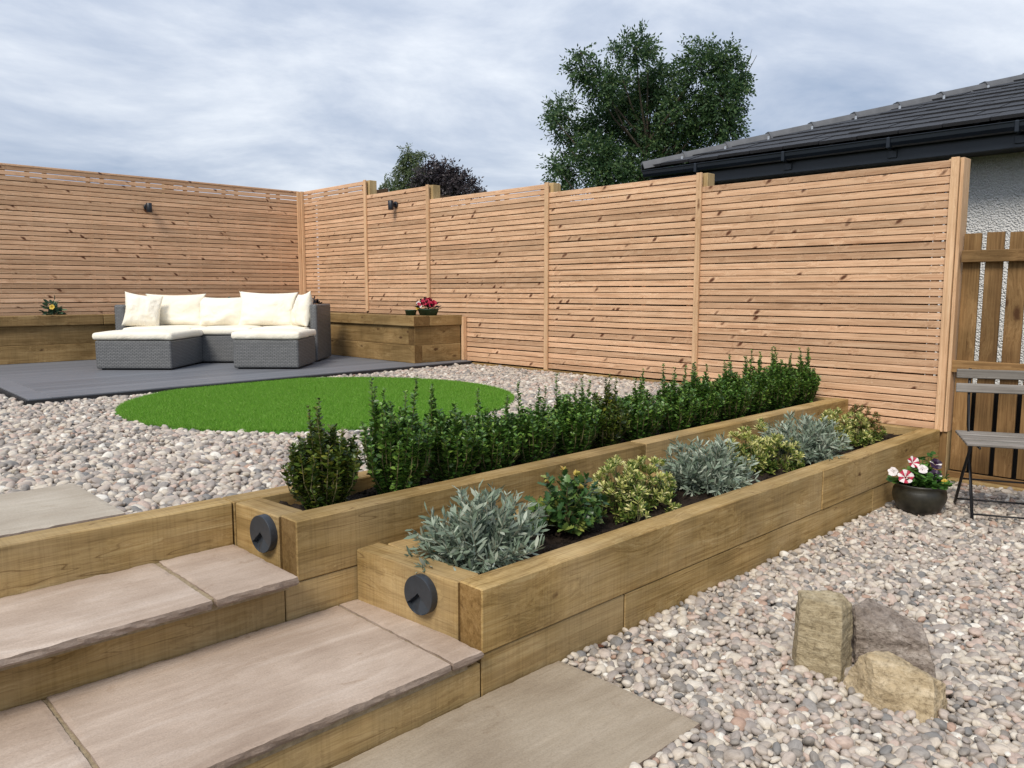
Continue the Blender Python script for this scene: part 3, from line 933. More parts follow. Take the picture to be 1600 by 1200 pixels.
# ------------------------------------------------------------------ raised beds
def soil_part(parent, x0, x1, y0, y1, z, mat=None):
    nx, ny = int((x1 - x0) / 0.02), int((y1 - y0) / 0.02)
    gx, gy = np.meshgrid(np.linspace(x0, x1, nx + 1), np.linspace(y0, y1, ny + 1))
    V = np.zeros(((nx + 1) * (ny + 1), 3))
    V[:, 0] = gx.ravel(); V[:, 1] = gy.ravel()
    for i, (x, y) in enumerate(V[:, :2]):
        V[i, 2] = mnoise.noise(Vector((x * 7, y * 7, 0))) * 0.014 + mnoise.noise(Vector((x * 24, y * 24, 5))) * 0.012 + mnoise.noise(Vector((x * 60, y * 60, 9))) * 0.007
    idx = np.arange((nx + 1) * (ny + 1)).reshape(ny + 1, nx + 1)
    F = np.stack([idx[:-1, :-1], idx[:-1, 1:], idx[1:, 1:], idx[1:, :-1]], -1).reshape(-1, 4)
    c = np.array([(x0 + x1) / 2, (y0 + y1) / 2, 0])
    o = link('soil', np_mesh('soil', V - c, F, M_SOIL, True), parent, (c[0], c[1], z))
    o['kind'] = 'stuff'
    # loose crumbs
    n = int((x1 - x0) * (y1 - y0) * 700)
    ico = bmesh.new(); bmesh.ops.create_icosphere(ico, subdivisions=1, radius=1)
    tv = np.array([v.co[:] for v in ico.verts]); tf = np.array([[v.index for v in f.verts] for f in ico.faces]); ico.free()
    T = np.c_[rng.uniform(x0, x1, n), rng.uniform(y0, y1, n), np.full(n, z) + rng.uniform(-0.004, 0.012, n)] - np.array([c[0], c[1], z])
    s = rng.lognormal(0, 0.45, n)[:, None] * np.array([[0.006, 0.005, 0.004]])
    Mx = frames(rng.normal(size=(n, 3)), rng.uniform(0, 6, n), s)
    V2, F2 = stack(tv, tf, Mx, T)
    o2 = link('soil_crumbs', np_mesh('soil_crumbs', V2, F2, M_SOIL), parent, (c[0], c[1], z))
    o2['kind'] = 'stuff'


END_TURN = R(5.4)     # the end sleepers stand a little out of square
fb = empty('lower_raised_bed', (3.4, 1.95, 0), 'lower front timber sleeper bed planted with silver and variegated shrubs', 'raised bed')
board('sleeper', (1.486, 1.660, Z_FB - 0.2), (3.714, 1.762, Z_FB), M_SLEEPER, fb, bev=0.004)
board('sleeper', (3.718, 1.658, Z_FB - 0.2), (5.362, 1.762, Z_FB - 0.001), M_SLEEPER, fb, bev=0.004)
board('sleeper', (1.488, 1.664, -0.08), (2.166, 1.762, Z_FB - 0.203), M_SLEEPER, fb)
board('sleeper', (2.170, 1.662, -0.08), (4.35, 1.762, Z_FB - 0.203), M_SLEEPER, fb)
board('sleeper', (4.354, 1.663, -0.08), (5.362, 1.762, Z_FB - 0.203), M_SLEEPER, fb)
link('sleeper', box_mesh(0.476, 0.1, 0.198, M_SLEEPER, 0.004), fb, (1.503, 2.002, Z_FB - 0.101), (0, 0, math.pi / 2 + END_TURN))
board('sleeper', (1.56, 2.135, Z_FB - 0.22), (5.30, 2.238, Z_FB - 0.012), M_SLEEPER, fb, bev=0.004)
board('sleeper', (5.302, 1.765, Z_FB - 0.2), (5.366, 2.238, Z_FB - 0.004), M_SLEEPER, fb, axis='y', bev=0.004)
soil_part(fb, 1.547, 5.30, 1.76, 2.137, 0.268)

rb = empty('upper_raised_bed', (3.3, 2.47, 0.1), 'upper rear timber sleeper bed holding the row of green hedge shrubs', 'raised bed')
board('sleeper', (1.213, 2.240, Z_RB - 0.2), (3.066, 2.340, Z_RB), M_SLEEPER, rb, bev=0.004)
board('sleeper', (3.070, 2.242, Z_RB - 0.2), (5.362, 2.340, Z_RB + 0.001), M_SLEEPER, rb, bev=0.004)
board('sleeper', (1.172, 2.244, 0.05), (3.30, 2.340, Z_RB - 0.203), M_SLEEPER, rb)
board('sleeper', (3.304, 2.243, 0.05), (5.362, 2.340, Z_RB - 0.203), M_SLEEPER, rb)
link('sleeper', box_mesh(0.260, 0.1, 0.198, M_SLEEPER, 0.004), rb, (1.240, 2.4735, Z_RB - 0.101), (0, 0, math.pi / 2 + END_TURN))
board('sleeper', (1.176, 2.607, Z_RB - 0.2), (3.2, 2.702, Z_RB - 0.001), M_SLEEPER, rb, bev=0.004)
board('sleeper', (3.204, 2.607, Z_RB - 0.2), (5.362, 2.702, Z_RB - 0.001), M_SLEEPER, rb, bev=0.004)
board('sleeper', (5.29, 2.343, Z_RB - 0.2), (5.362, 2.604, Z_RB - 0.003), M_SLEEPER, rb, axis='y', bev=0.004)
soil_part(rb, 1.277, 5.288, 2.342, 2.606, 0.405)

# ------------------------------------------------------------------ slatted fences
PITCH, SLAT_H, SLAT_T = 0.0498, 0.0425, 0.019


def slat_mesh(length):
    return box_mesh(length, SLAT_T, SLAT_H, M_LARCH, 0.002)


rf = empty('slatted_fence', (5.4, 5.5, 0.3), 'larch slat fence stepping down in five panels along the right side', 'fence')
PANELS = [  # y_near, y_far, top z, bottom z
    (8.03, 9.47, 2.470, 0.48), (6.845, 8.03, 2.305, 0.48), (5.09, 6.845, 2.160, 0.468), (3.475, 5.09, 2.079, 0.468), (1.672, 3.475, 1.984, 0.315)]
for pi, (y0, y1, zt, zb) in enumerate(PANELS):
    ln = y1 - y0 - 0.004
    n = round((zt - zb) / PITCH)
    pitch = (zt - zb - SLAT_H) / (n - 1)
    me = slat_mesh(ln)
    for k in range(n):
        z = zt - SLAT_H / 2 - k * pitch + random.uniform(-0.0019, 0.0019)
        link('slat', me, rf, (FX + SLAT_T / 2 + random.uniform(0, 0.0015), (y0 + y1) / 2, z), (0, 0, math.pi / 2 + random.uniform(-0.0006, 0.0006)))
    # battens behind
    ys = [y0 + 0.09, y0 + ln * 0.33, y0 + ln * 0.33 + 0.13, y0 + ln * 0.66, y1 - 0.10]
    for yb in ys:
        board('back_batten', (FX + SLAT_T + 0.0025, yb - 0.02, zb), (FX + SLAT_T + 0.036, yb + 0.02, zt - 0.006), M_BATTEN, rf, axis='z', bev=0.002)
    # post at the near end of the panel, top level with the panel
    zpost = zt + 0.008
    zbot = 0.0 if pi == 4 else 0.38
    board('post', (FX + SLAT_T + 0.004, y0 - 0.052 if pi < 4 else y0 - 0.046, zbot), (FX + SLAT_T + 0.104, y0 + 0.048, zpost), M_POST, rf, axis='z', bev=0.003)
    # cover batten in front of the joint
    zc = 0.305 if pi == 4 else (0.95 if pi < 2 else 0.455)
    board('cover_batten', (FX - 0.021, y0 - 0.024, zc), (FX - 0.001, y0 + 0.022, zt + 0.010), M_BATTEN, rf, axis='z', bev=0.002)
board('end_trim', (FX - 0.002, 1.625, 0.305), (FX + 0.115, 1.6455, 1.99), M_BATTEN, rf, axis='z', bev=0.002)
board('post_foot', (FX + 0.012, 1.63, -0.06), (FX + 0.10, 1.72, 0.31), M_PICKET, rf, axis='z', bev=0.003)
board('gravel_board', (FX - 0.03, 2.71, Z_GRAV_UP - 0.06), (FX - 0.004, 6.12, Z_GRAV_UP + 0.022), M_PLANTER, rf, axis='y')
board('cover_batten', (FX - 0.05, 6.225, Z_DECK + 0.002), (FX - 0.004, 6.262, 0.925), M_BATTEN, rf, axis='z', bev=0.002)

lf = empty('slatted_fence', (3.0, 9.55, 0.4), 'long larch slat fence across the back behind the sofa', 'fence')
LX0, LX1, LZT = 0.2, 5.345, 2.452
me = slat_mesh(LX1 - LX0)
for k in range(40):
    z = LZT - SLAT_H / 2 - k * PITCH + random.uniform(-0.0019, 0.0019)
    link('slat', me, lf, ((LX0 + LX1) / 2, FY + SLAT_T / 2 + random.uniform(0, 0.0015), z), (0, 0, random.uniform(-0.0004, 0.0004)))
xb = LX0 + 0.1
kk = 0
while xb < LX1 - 0.05:
    board('back_batten', (xb - 0.02, FY + SLAT_T + 0.0025, 0.48), (xb + 0.02, FY + SLAT_T + 0.036, LZT - 0.006), M_BATTEN, lf, axis='z', bev=0.002)
    xb += (0.42, 0.14, 0.33, 0.16)[kk % 4]; kk += 1
for xp in (0.25, 2.0, 3.7):
    board('post', (xp - 0.05, FY + SLAT_T + 0.04, 0.35), (xp + 0.05, FY + SLAT_T + 0.14, LZT - 0.01), M_POST, lf, axis='z', bev=0.003)
board('cover_batten', (5.346, FY - 0.045, 0.94), (5.383, FY + 0.0, 2.472), M_BATTEN, lf, axis='z', bev=0.002)
board('cover_batten', (5.30, FY - 0.022, 0.94), (5.343, FY - 0.002, 2.465), M_BATTEN, lf, axis='z', bev=0.002)
board('capping', (LX0, FY - 0.004, LZT + 0.002), (LX1, FY + 0.05, LZT + 0.022), M_LARCH, lf, bev=0.002)

# older dark fences standing close behind, seen only through the gaps
of = empty('boarded_fence', (5.75, 5.5, 0), 'dark old boarded fence seen through gaps of the right slat fence', 'fence')
y = 1.9
while y < 9.6:
    zt = 2.42 if y > 8.03 else 2.25 if y > 6.85 else 2.09 if y > 5.1 else 2.02 if y > 3.48 else 1.92
    board('board', (5.735, y, 0.0), (5.755, y + 0.147, zt + random.uniform(-0.01, 0.01)), M_OLDFENCE, of, axis='z', bev=0.002)
    y += 0.1475
ol = empty('boarded_fence', (3.0, 9.8, 0), 'dark old boarded fence seen through gaps of the back slat fence', 'fence')
x = 0.0
while x < 5.7:
    board('board', (x, 9.79, 0.0), (x + 0.147, 9.81, 2.36 + random.uniform(-0.01, 0.01)), M_OLDFENCE, ol, axis='z', bev=0.002)
    x += 0.1475

# ------------------------------------------------------------------ deck
deck = empty('deck', (3.3, 7.3, Z_GRAV_UP), 'grey composite decking in the far corner under the sofa', 'deck', kind='structure')


def quad_board(name, a, b, c, d, z0, z1, mat, parent):
    """prism over a plan quadrilateral a-b-c-d"""
    ctr = (Vector(a) + Vector(b) + Vector(c) + Vector(d)) / 4
    V = [(p[0] - ctr.x, p[1] - ctr.y, zz - z0) for zz in (z0, z1) for p in (a, b, c, d)]
    F = [(3, 2, 1, 0), (4, 5, 6, 7), (0, 1, 5, 4), (1, 2, 6, 5), (2, 3, 7, 6), (3, 0, 4, 7)]
    bm = bmesh.new()
    vs = [bm.verts.new(v) for v in V]
    for f in F: bm.faces.new([vs[i] for i in f])
    bmesh.ops.bevel(bm, geom=[e for e in bm.edges if all(v.co.z > (z1 - z0) * 0.5 for v in e.verts)], offset=0.002, segments=1, affect='EDGES')
    return link(name, bm_mesh(name, bm, mat), parent, (ctr.x, ctr.y, z0))


DX0 = 1.318
def dleft(y): return DX0 + (y - 5.955) * 0.03
BW, GAP = 0.142, 0.005
nb = 23
quad_board('fascia', (DX0 - 0.012, deck_front(DX0) - 0.018), (FX - 0.03, deck_front(FX) - 0.018), (FX - 0.03, deck_front(FX) - 0.003), (DX0 - 0.012, deck_front(DX0) - 0.003), Z_GRAV_UP - 0.05, Z_DECK - 0.008, M_DECKEDGE, deck)
quad_board('fascia', (DX0 - 0.016, deck_front(DX0) - 0.002), (DX0 - 0.002, deck_front(DX0) - 0.002), (dleft(8.93) - 0.002, 8.93), (dleft(8.93) - 0.016, 8.93), Z_GRAV_UP - 0.05, Z_DECK - 0.008, M_DECKEDGE, deck)
quad_board('underdeck', (DX0 + .01, deck_front(DX0) + .01), (FX - 0.03, deck_front(FX) + .01), (FX - 0.03, 9.4), (DX0 + .1, 9.4), Z_GRAV_UP - 0.04, Z_DECK - 0.026, M_DECKEDGE, deck)
quad_board('border_board', (dleft(5.955), deck_front(DX0)), (dleft(5.955) + BW, deck_front(DX0 + BW)), (dleft(9.3) + BW, 9.3), (dleft(9.3), 9.3), Z_DECK - 0.024, Z_DECK, M_DECK, deck)
for k in range(nb):
    o0 = k * (BW + GAP); o1 = o0 + BW
    xa = dleft(5.955 + o0) + BW + GAP
    xe = FX - 0.03 if k == 0 else FX - 0.03
    quad_board('deck_board', (xa, deck_front(xa) + o0), (xe, deck_front(xe) + o0), (xe, deck_front(xe) + o1), (xa, deck_front(xa) + o1), Z_DECK - 0.024, Z_DECK, M_DECK, deck)

# ------------------------------------------------------------------ back planters
rp_ = empty('timber_planter', (5.05, 7.6, Z_DECK), 'right sleeper planter bench against the stepped fence', 'planter')
ZC = 0.842
board('sleeper', (4.742, 6.374, 0.653), (4.842, 8.93, ZC - 0.002), M_PLANTER, rp_, axis='y')
board('sleeper', (4.742, 6.272, 0.653), (5.335, 6.372, ZC - 0.002), M_PLANTER, rp_)
board('sleeper', (4.736, 6.272, Z_DECK + 0.001), (4.836, 8.93, 0.651), M_PLANTER, rp_, axis='y')
board('sleeper', (4.838, 6.270, Z_DECK + 0.001), (5.335, 6.370, 0.651), M_PLANTER, rp_)
board('capping_sleeper', (4.712, 6.246, ZC), (4.912, 9.36, 0.943), M_PLANTER, rp_, axis='y', bev=0.004)
board('capping_sleeper', (4.915, 6.250, ZC), (5.345, 6.45, 0.942), M_PLANTER, rp_, bev=0.004)
o = link('soil', box_mesh(0.44, 2.9, 0.05, M_SOIL, 0.01), rp_, (5.13, 7.92, 0.875)); o['kind'] = 'stuff'

lp = empty('timber_planter', (2.6, 9.2, Z_DECK), 'left sleeper planter bench along the back fence', 'planter')
board('sleeper', (0.4, 8.955, 0.653), (2.95, 9.055, ZC - 0.002), M_PLANTER, lp)
board('sleeper', (2.953, 8.953, 0.653), (4.735, 9.055, ZC - 0.002), M_PLANTER, lp)
board('sleeper', (0.4, 8.951, Z_DECK + 0.001), (3.6, 9.05, 0.651), M_PLANTER, lp)
board('sleeper', (3.603, 8.950, Z_DECK + 0.001), (4.733, 9.05, 0.651), M_PLANTER, lp)
board('capping_sleeper', (0.4, 8.922, ZC), (2.708, 9.12, 0.943), M_PLANTER, lp, bev=0.004)
board('capping_sleeper', (2.712, 8.922, ZC), (4.708, 9.12, 0.942), M_PLANTER, lp, bev=0.004)
o = link('soil', box_mesh(4.3, 0.35, 0.05, M_SOIL, 0.01), lp, (2.55, 9.30, 0.875)); o['kind'] = 'stuff'

# ------------------------------------------------------------------ lawn
def lawn():
    root = empty('artificial_lawn', (GRASS_C[0], GRASS_C[1], Z_GRAV_UP), 'round bright green artificial lawn set in the pebbles', 'lawn', kind='structure')
    poly = []
    for i in range(160):
        a = 2 * math.pi * i / 160
        rr = GRASS_R + 0.008 * math.sin(5 * a) + 0.006 * math.sin(11 * a + 1)
        x, y = GRASS_C[0] + rr * math.cos(a), GRASS_C[1] + rr * math.sin(a)
        poly.append((x, min(y, deck_front(x) - 0.022)))
    n = len(poly)
    V = [(x - GRASS_C[0], y - GRASS_C[1], z) for z in (-0.03, 0.012) for x, y in poly]
    F = [tuple(range(n, 2 * n)), tuple(range(n - 1, -1, -1))] + [(i, (i + 1) % n, n + (i + 1) % n, n + i) for i in range(n)]
    link('turf_mat', np_mesh('turf_mat', V, F, M_TURFBASE), root, (GRASS_C[0], GRASS_C[1], Z_GRAV_UP))
    m = 360000
    a = rng.uniform(0, 2 * np.pi, m); r = GRASS_R * np.sqrt(rng.random(m)) * 1.0
    x = r * np.cos(a); y = r * np.sin(a)
    ok = (y + GRASS_C[1]) < 5.955 + (x + GRASS_C[0] - 1.318) * 0.04426 - 0.026
    x, y = x[ok], y[ok]; m = len(x)
    h = rng.uniform(0.012, 0.024, m)
    lean = rng.normal(0, 0.45, (m, 2)) * h[:, None] + np.array([[-0.004, -0.006]])
    w = rng.uniform(0.0012, 0.0022, m)
    an = rng.uniform(0, np.pi, m)
    dx, dy = np.cos(an) * w, np.sin(an) * w
    z0 = np.full(m, 0.010)
    V = np.stack([np.c_[x - dx, y - dy, z0], np.c_[x + dx, y + dy, z0], np.c_[x + lean[:, 0], y + lean[:, 1], z0 + h]], 1).reshape(-1, 3)
    F = np.arange(m * 3).reshape(m, 3)
    o = link('turf_blades', np_mesh('turf_blades', V, F, M_TURF), root, (GRASS_C[0], GRASS_C[1], Z_GRAV_UP))
    o['kind'] = 'stuff'


lawn()

# ------------------------------------------------------------------ picket fence
pf = empty('picket_fence', (5.45, 0.6, 0), 'brown timber picket fence beside the house behind the folding chair', 'fence')
PX = 5.44
y = 1.615
while y > -1.6:
    board('picket', (PX, y - 0.095, 0.06), (PX + 0.02, y, 1.535 + random.uniform(-0.006, 0.006)), M_PICKET, pf, axis='z', bev=0.002)
    y -= 0.123
board('rail', (PX - 0.045, -1.7, 1.36), (PX - 0.002, 1.612, 1.432), M_PICKET, pf, axis='y')
board('rail', (PX - 0.045, -1.7, 0.683), (PX - 0.002, 1.628, 0.758), M_PICKET, pf, axis='y')
board('gravel_board', (PX - 0.03, -1.7, -0.05), (PX - 0.002, 1.618, 0.055), M_PICKET, pf, axis='y')
board('gravel_board', (PX - 0.07, -1.7, -0.06), (PX - 0.034, 1.60, 0.018), M_SLEEPER, pf, axis='y')

bw = link('low_wall', box_mesh(0.12, 3.6, 0.60, M_PLINTH, 0.004), None, (5.80, 0.1, 0.26))
tag(bw, 'low black wall seen through the lower gaps of the picket fence', 'wall')

# ------------------------------------------------------------------ house
house = empty('house', (8.5, 1.0, 0), 'white roughcast bungalow with dark grey hipped tile roof on the right', 'house')
XE, YC, PITCH_R = 6.80, 5.05, math.tan(R(17.7))
WX, WY = 7.22, 4.62
board('wall', (WX, -6.0, 0.42), (WX + 6, WY, 2.34), M_RENDER, house, bev=0)
board('plinth', (WX - 0.006, -6.0, -0.05), (WX + 6, WY + 0.006, 0.418), M_PLINTH, house, bev=0)
board('soffit', (XE + 0.06, -6.0, 2.255), (WX - 0.002, YC - 0.06, 2.275), M_SOFFIT, house, axis='y', bev=0)
board('soffit', (WX, WY + 0.002, 2.255), (13, YC - 0.06, 2.275), M_SOFFIT, house, bev=0)
board('fascia', (XE + 0.035, -6.0, 2.235), (XE + 0.058, YC - 0.035, 2.43), M_FASCIA, house, axis='y', bev=0.002)
board('fascia', (XE + 0.059, YC - 0.058, 2.235), (13, YC - 0.035, 2.43), M_FASCIA, house, bev=0.002)


def gutter(name, length):
    prof = [(0.0, 0.0), (0.012, -0.030), (0.035, -0.056), (0.06, -0.065), (0.085, -0.056), (0.10, -0.03), (0.104, 0.0), (0.112, 0.004), (0.112, 0.010), (0.098, 0.008), (0.096, -0.028), (0.06, -0.06), (0.01, -0.028), (0.006, 0.0)]
    V = [(x, -p[0], p[1]) for x in (0, length) for p in prof]
    n = len(prof)
    F = [(i, (i + 1) % n, n + (i + 1) % n, n + i) for i in range(n)] + [tuple(range(n - 1, -1, -1)), tuple(range(n, 2 * n))]
    return np_mesh(name, V, F, M_FASCIA, False)


# front gutter runs along y, opening towards -x
g = link('gutter', gutter('gutter', YC + 6.0 - 0.02), house, (XE + 0.033, -6.0, 2.40), (0, 0, 0))
g.rotation_euler = (0, 0, math.pi / 2); g.scale = (1, -1, 1)
g.scale = (1, 1, 1); g.rotation_euler = (0, 0, -math.pi / 2); g.location = Vector((XE + 0.033, YC - 0.02, 2.40)) - Vector(house.location)
# gutter brackets
for yb in np.arange(-0.1, 5.0, 0.9):
    b_ = board('gutter_bracket', (XE - 0.085, yb - 0.015, 2.325), (XE + 0.034, yb + 0.015, 2.412), M_FASCIA, house, bev=0.006)
    board('clip_plate', (XE + 0.022, yb - 0.035, 2.262), (XE + 0.0345, yb + 0.035, 2.322), M_FASCIA, house, bev=0.003)

cosr, sinr = math.cos(R(17.7)), math.sin(R(17.7))


def roof_deck():
    """hipped roof solid under the tiles"""
    hw = 4.2
    z0 = 2.405
    V = [(XE + .03, -6.0, z0), (XE + .03, YC - .03, z0), (13, YC - .03, z0), (XE + hw, -6.0, z0 + hw * PITCH_R), (XE + hw, YC - hw, z0 + hw * PITCH_R), (13, YC - hw, z0 + hw * PITCH_R), (13, -6.0, z0)]
    F = [(0, 3, 4, 1), (1, 4, 5, 2), (3, 0, 6, 5) if False else (3, 5, 4), (0, 1, 2, 6)]
    c = Vector((8.5, 1, 0))
    V = [(Vector(v) - c) for v in V]
    return link('roof', np_mesh('roof', V, F, M_TILE), house, c)


roof = roof_deck()
# tiles: each a slightly wedge-shaped slab, lapped up the slope
TW, TL, GA = 0.328, 0.38, 0.295


def tile_mesh(y0=None, cut=0.0):
    """local x across (along eave), local y up the slope; rounded nose"""
    bm = bmesh.new()
    t = 0.026
    w = TW - 0.010
    V = [(-w / 2, 0, 0), (w / 2, 0, 0), (w / 2, TL, 0), (-w / 2, TL, 0)]
    bot = [bm.verts.new(v) for v in V]
    top = [bm.verts.new((v[0], v[1], v[2] + (t if v[1] == 0 else 0.012))) for v in V]
    bm.faces.new(bot[::-1]); bm.faces.new(top)
    for i in range(4): bm.faces.new((bot[i], bot[(i + 1) % 4], top[(i + 1) % 4], top[i]))
    bmesh.ops.bevel(bm, geom=[e for e in bm.edges if abs(e.verts[0].co.y) < 1e-6 and abs(e.verts[1].co.y) < 1e-6 and e.verts[0].co.z > 0.02 and e.verts[1].co.z > 0.02], offset=0.007, segments=2, affect='EDGES')
    return bm_mesh('tile', bm, M_TILE)


TILE = tile_mesh()
rot_front = Matrix(((0, cosr, -sinr), (-1, 0, 0), (0, sinr, cosr))).to_euler()
for c in range(11):
    run = c * GA * cosr
    xx = XE - 0.02 + run
    zz = 2.425 + run * PITCH_R + 0.014
    ylim = YC - run - 0.02
    yy = ylim - TW * (0.5 if c % 2 else 0.95) - 0.04
    n = 0
    while yy > -0.6 and n < 30:
        link('tile', TILE, roof, (xx, yy, zz + random.uniform(-0.003, 0.004)), rot_front)
        yy -= TW; n += 1
    # cut tile against the hip
    yw = ylim - ((0.5 if c % 2 else 0.95) * TW + 0.04) + TW / 2
    wv = ylim - yw
    if wv > 0.02:
        m_ = [(xx, yw + 0.004, zz), (xx, ylim, zz), (xx + TL * cosr, max(yw + 0.005, ylim - TL * cosr), zz + TL * sinr), (xx + TL * cosr, yw + 0.004, zz + TL * sinr)]
        ctr = Vector(m_[0])
        Vv = [Vector(p) - ctr for p in m_] + [Vector(p) - ctr + Vector((-sinr, 0, cosr)) * (0.024 if i < 2 else 0.012) for i, p in enumerate(m_)]
        link('tile', np_mesh('tile', Vv, [(3, 2, 1, 0), (4, 5, 6, 7), (0, 1, 5, 4), (1, 2, 6, 5), (2, 3, 7, 6), (3, 0, 4, 7)], M_TILE), roof, ctr)
# hip ridge tiles along the hip
hip_dir = Vector((1, -1, PITCH_R)).normalized()
side = Vector((1, 1, 0)).normalized()
nrm = hip_dir.cross(side)
if nrm.z < 0: nrm = -nrm


def ridge_tile(length):
    prof = [(-0.115, -0.045), (-0.062, 0.030), (-0.045, 0.036), (0.045, 0.036), (0.062, 0.030), (0.115, -0.045)]
    inner = [(0.100, -0.050), (0.045, 0.012), (-0.045, 0.012), (-0.100, -0.050)]
    pr = prof + inner
    n = len(pr)
    V = [(x, p[0] * (1 if x == 0 else 0.97), p[1] + (0.010 if x == 0 else 0.0)) for x in (0, length) for p in pr]
    F = [(i, (i + 1) % n, n + (i + 1) % n, n + i) for i in range(n)]
    F += [tuple(range(n - 1, -1, -1)), tuple(range(n, 2 * n))]
    return np_mesh('hip_tile', V, F, M_RIDGE)


RIDGE = ridge_tile(0.45)
UNION = ridge_tile(0.045)
Rm = Matrix((hip_dir, side, nrm)).transposed()
base = Vector((XE - 0.02, YC + 0.02, 2.455))
for k in range(11):
    p = base + hip_dir * (k * 0.44)
    ht = link('hip_tile', RIDGE, roof, p, Rm.to_euler())
    u = link('hip_union', UNION, roof, p + hip_dir * 0.425 + nrm * 0.008, Rm.to_euler())
    # steel clip on the tile beside the hip
    q = base + hip_dir * (k * 0.44 + 0.2) + Vector((0.0, -0.25, 0.0)) + Vector((0, 0, 0.02))
    q.z = 2.425 + (q.x - XE + 0.02) * PITCH_R + 0.045
    link('tile_clip', box_mesh(0.012, 0.022, 0.035, M_CLIP, 0.002), roof, q)

# ------------------------------------------------------------------ sofa set (turned 45 degrees into the corner)
SR = -math.pi / 4


def sd_world(s, d):
    return ((s + d) / math.sqrt(2), (d - s) / math.sqrt(2))


def rattan_box(name, parent, s0, s1, d0, d1, z0, z1, bev=0.018):
    bm = bmesh.new()
    bmesh.ops.create_cube(bm, size=1)
    bmesh.ops.scale(bm, vec=(s1 - s0, d1 - d0, z1 - z0), verts=bm.verts)
    bmesh.ops.bevel(bm, geom=bm.edges[:], offset=bev, segments=3, profile=0.5, affect='EDGES')
    me = bm_mesh(name, bm, M_RATTAN, False)
    return me, ((s0 + s1) / 2, (d0 + d1) / 2, (z0 + z1) / 2)


def sofa_root(name, s, d, label, cat, group=None):
    x, y = sd_world(s, d)
    return empty(name, (x, y, Z_DECK), label, cat, group, rz=SR)


def add_rattan(root, s, d, name, s0, s1, d0, d1, z0, z1, bev=0.018):
    me, c = rattan_box(name, root, s0, s1, d0, d1, z0, z1, bev)
    return link(name, me, root, (c[0] - s, c[1] - d, c[2] - Z_DECK), (0, 0, 0), world=False)


def feet(root, s, d, s0, s1, d0, d1):
    for a in (s0 + 0.05, s1 - 0.05):
        for b in (d0 + 0.05, d1 - 0.05):
            me = lathe_mesh('foot', [(0.018, 0.0), (0.02, 0.012), (0.02, 0.024)], M_BLACKMETAL, 12)
            link('foot', me, root, (a - s, b - d, 0.0), world=False)


def soft_box(lx, ly, h, puff=0.012, seed=0, wr=0.004):
    """seat cushion: subdivided rounded box with a slight crown and uneven edges"""
    bm = bmesh.new()
    bmesh.ops.create_cube(bm, size=1)
    bmesh.ops.scale(bm, vec=(lx, ly, h), verts=bm.verts)
    bmesh.ops.bevel(bm, geom=bm.edges[:], offset=min(0.024, h * 0.4), segments=3, profile=0.5, affect='EDGES')
    bmesh.ops.subdivide_edges(bm, edges=[e for e in bm.edges if e.calc_length() > 0.06], cuts=14, use_grid_fill=True)
    for v in bm.verts:
        x, y, z = v.co
        u, w = max(0, 1 - (2 * x / lx) ** 2), max(0, 1 - (2 * y / ly) ** 2)
        if z > 0: v.co.z += puff * (u * w) ** 0.5 * 1.4
        nv = Vector((x * 5 + seed * 3.3, y * 5, z * 5))
        v.co += Vector((mnoise.noise(nv), mnoise.noise(nv + Vector((9, 0, 0))), mnoise.noise(nv + Vector((0, 9, 0))) * 0.7)) * wr * 2.0
    return bm_mesh('seat_cushion', bm, M_CLOTH, True)


def pillow_mesh(w, h, t, seed):
    n = 34
    V, idx = [], {}
    for side_ in (1, -1):
        for j in range(n + 1):
            for i in range(n + 1):
                u, v = -1 + 2 * i / n, -1 + 2 * j / n
                edge = (i in (0, n)) or (j in (0, n))
                if side_ == -1 and edge:
                    idx[side_, i, j] = idx[1, i, j]; continue
                pinch = 1 - 0.10 * (1 - u * u) * (abs(v) ** 2) * 1.0
                pinch2 = 1 - 0.10 * (1 - v * v) * (abs(u) ** 2)
                x, z = u * w / 2 * pinch2, v * h / 2 * pinch
                th = t / 2 * (max(0, 1 - abs(u) ** 2.6) * max(0, 1 - abs(v) ** 2.6)) ** 0.55
                nz = mnoise.noise(Vector((u * 1.8 + seed * 5.1, v * 1.8, side_ * 3.0))) * 0.022
                cr = abs(mnoise.noise(Vector((u * 3.5 + seed, v * 3.0 + 4, side_)))) * 0.010
                y = -side_ * (th + (nz - cr) * min(1, th / (t * 0.2)))
                # slump: heavier at the bottom
                y *= 1.0 + 0.22 * (-v)
                idx[side_, i, j] = len(V); V.append((x, y, z))
    F = []
    for side_ in (1, -1):
        for j in range(n):
            for i in range(n):
                q = (idx[side_, i, j], idx[side_, i + 1, j], idx[side_, i + 1, j + 1], idx[side_, i, j + 1])
                F.append(q if side_ == 1 else q[::-1])
    return np_mesh('pillow', V, F, M_CLOTH, True)


def pillow(s, d, zc, w, h, t, lean, yaw, roll, seed, label):
    x, y = sd_world(s, d)
    o = link('scatter_cushion', pillow_mesh(w, h, t, seed), None, (x, y, zc), (R(lean), R(roll), SR + R(yaw)))
    tag(o, label, 'cushion', 'cream back cushions on the rattan sofa')


ZR = 0.745     # rattan top of ottomans
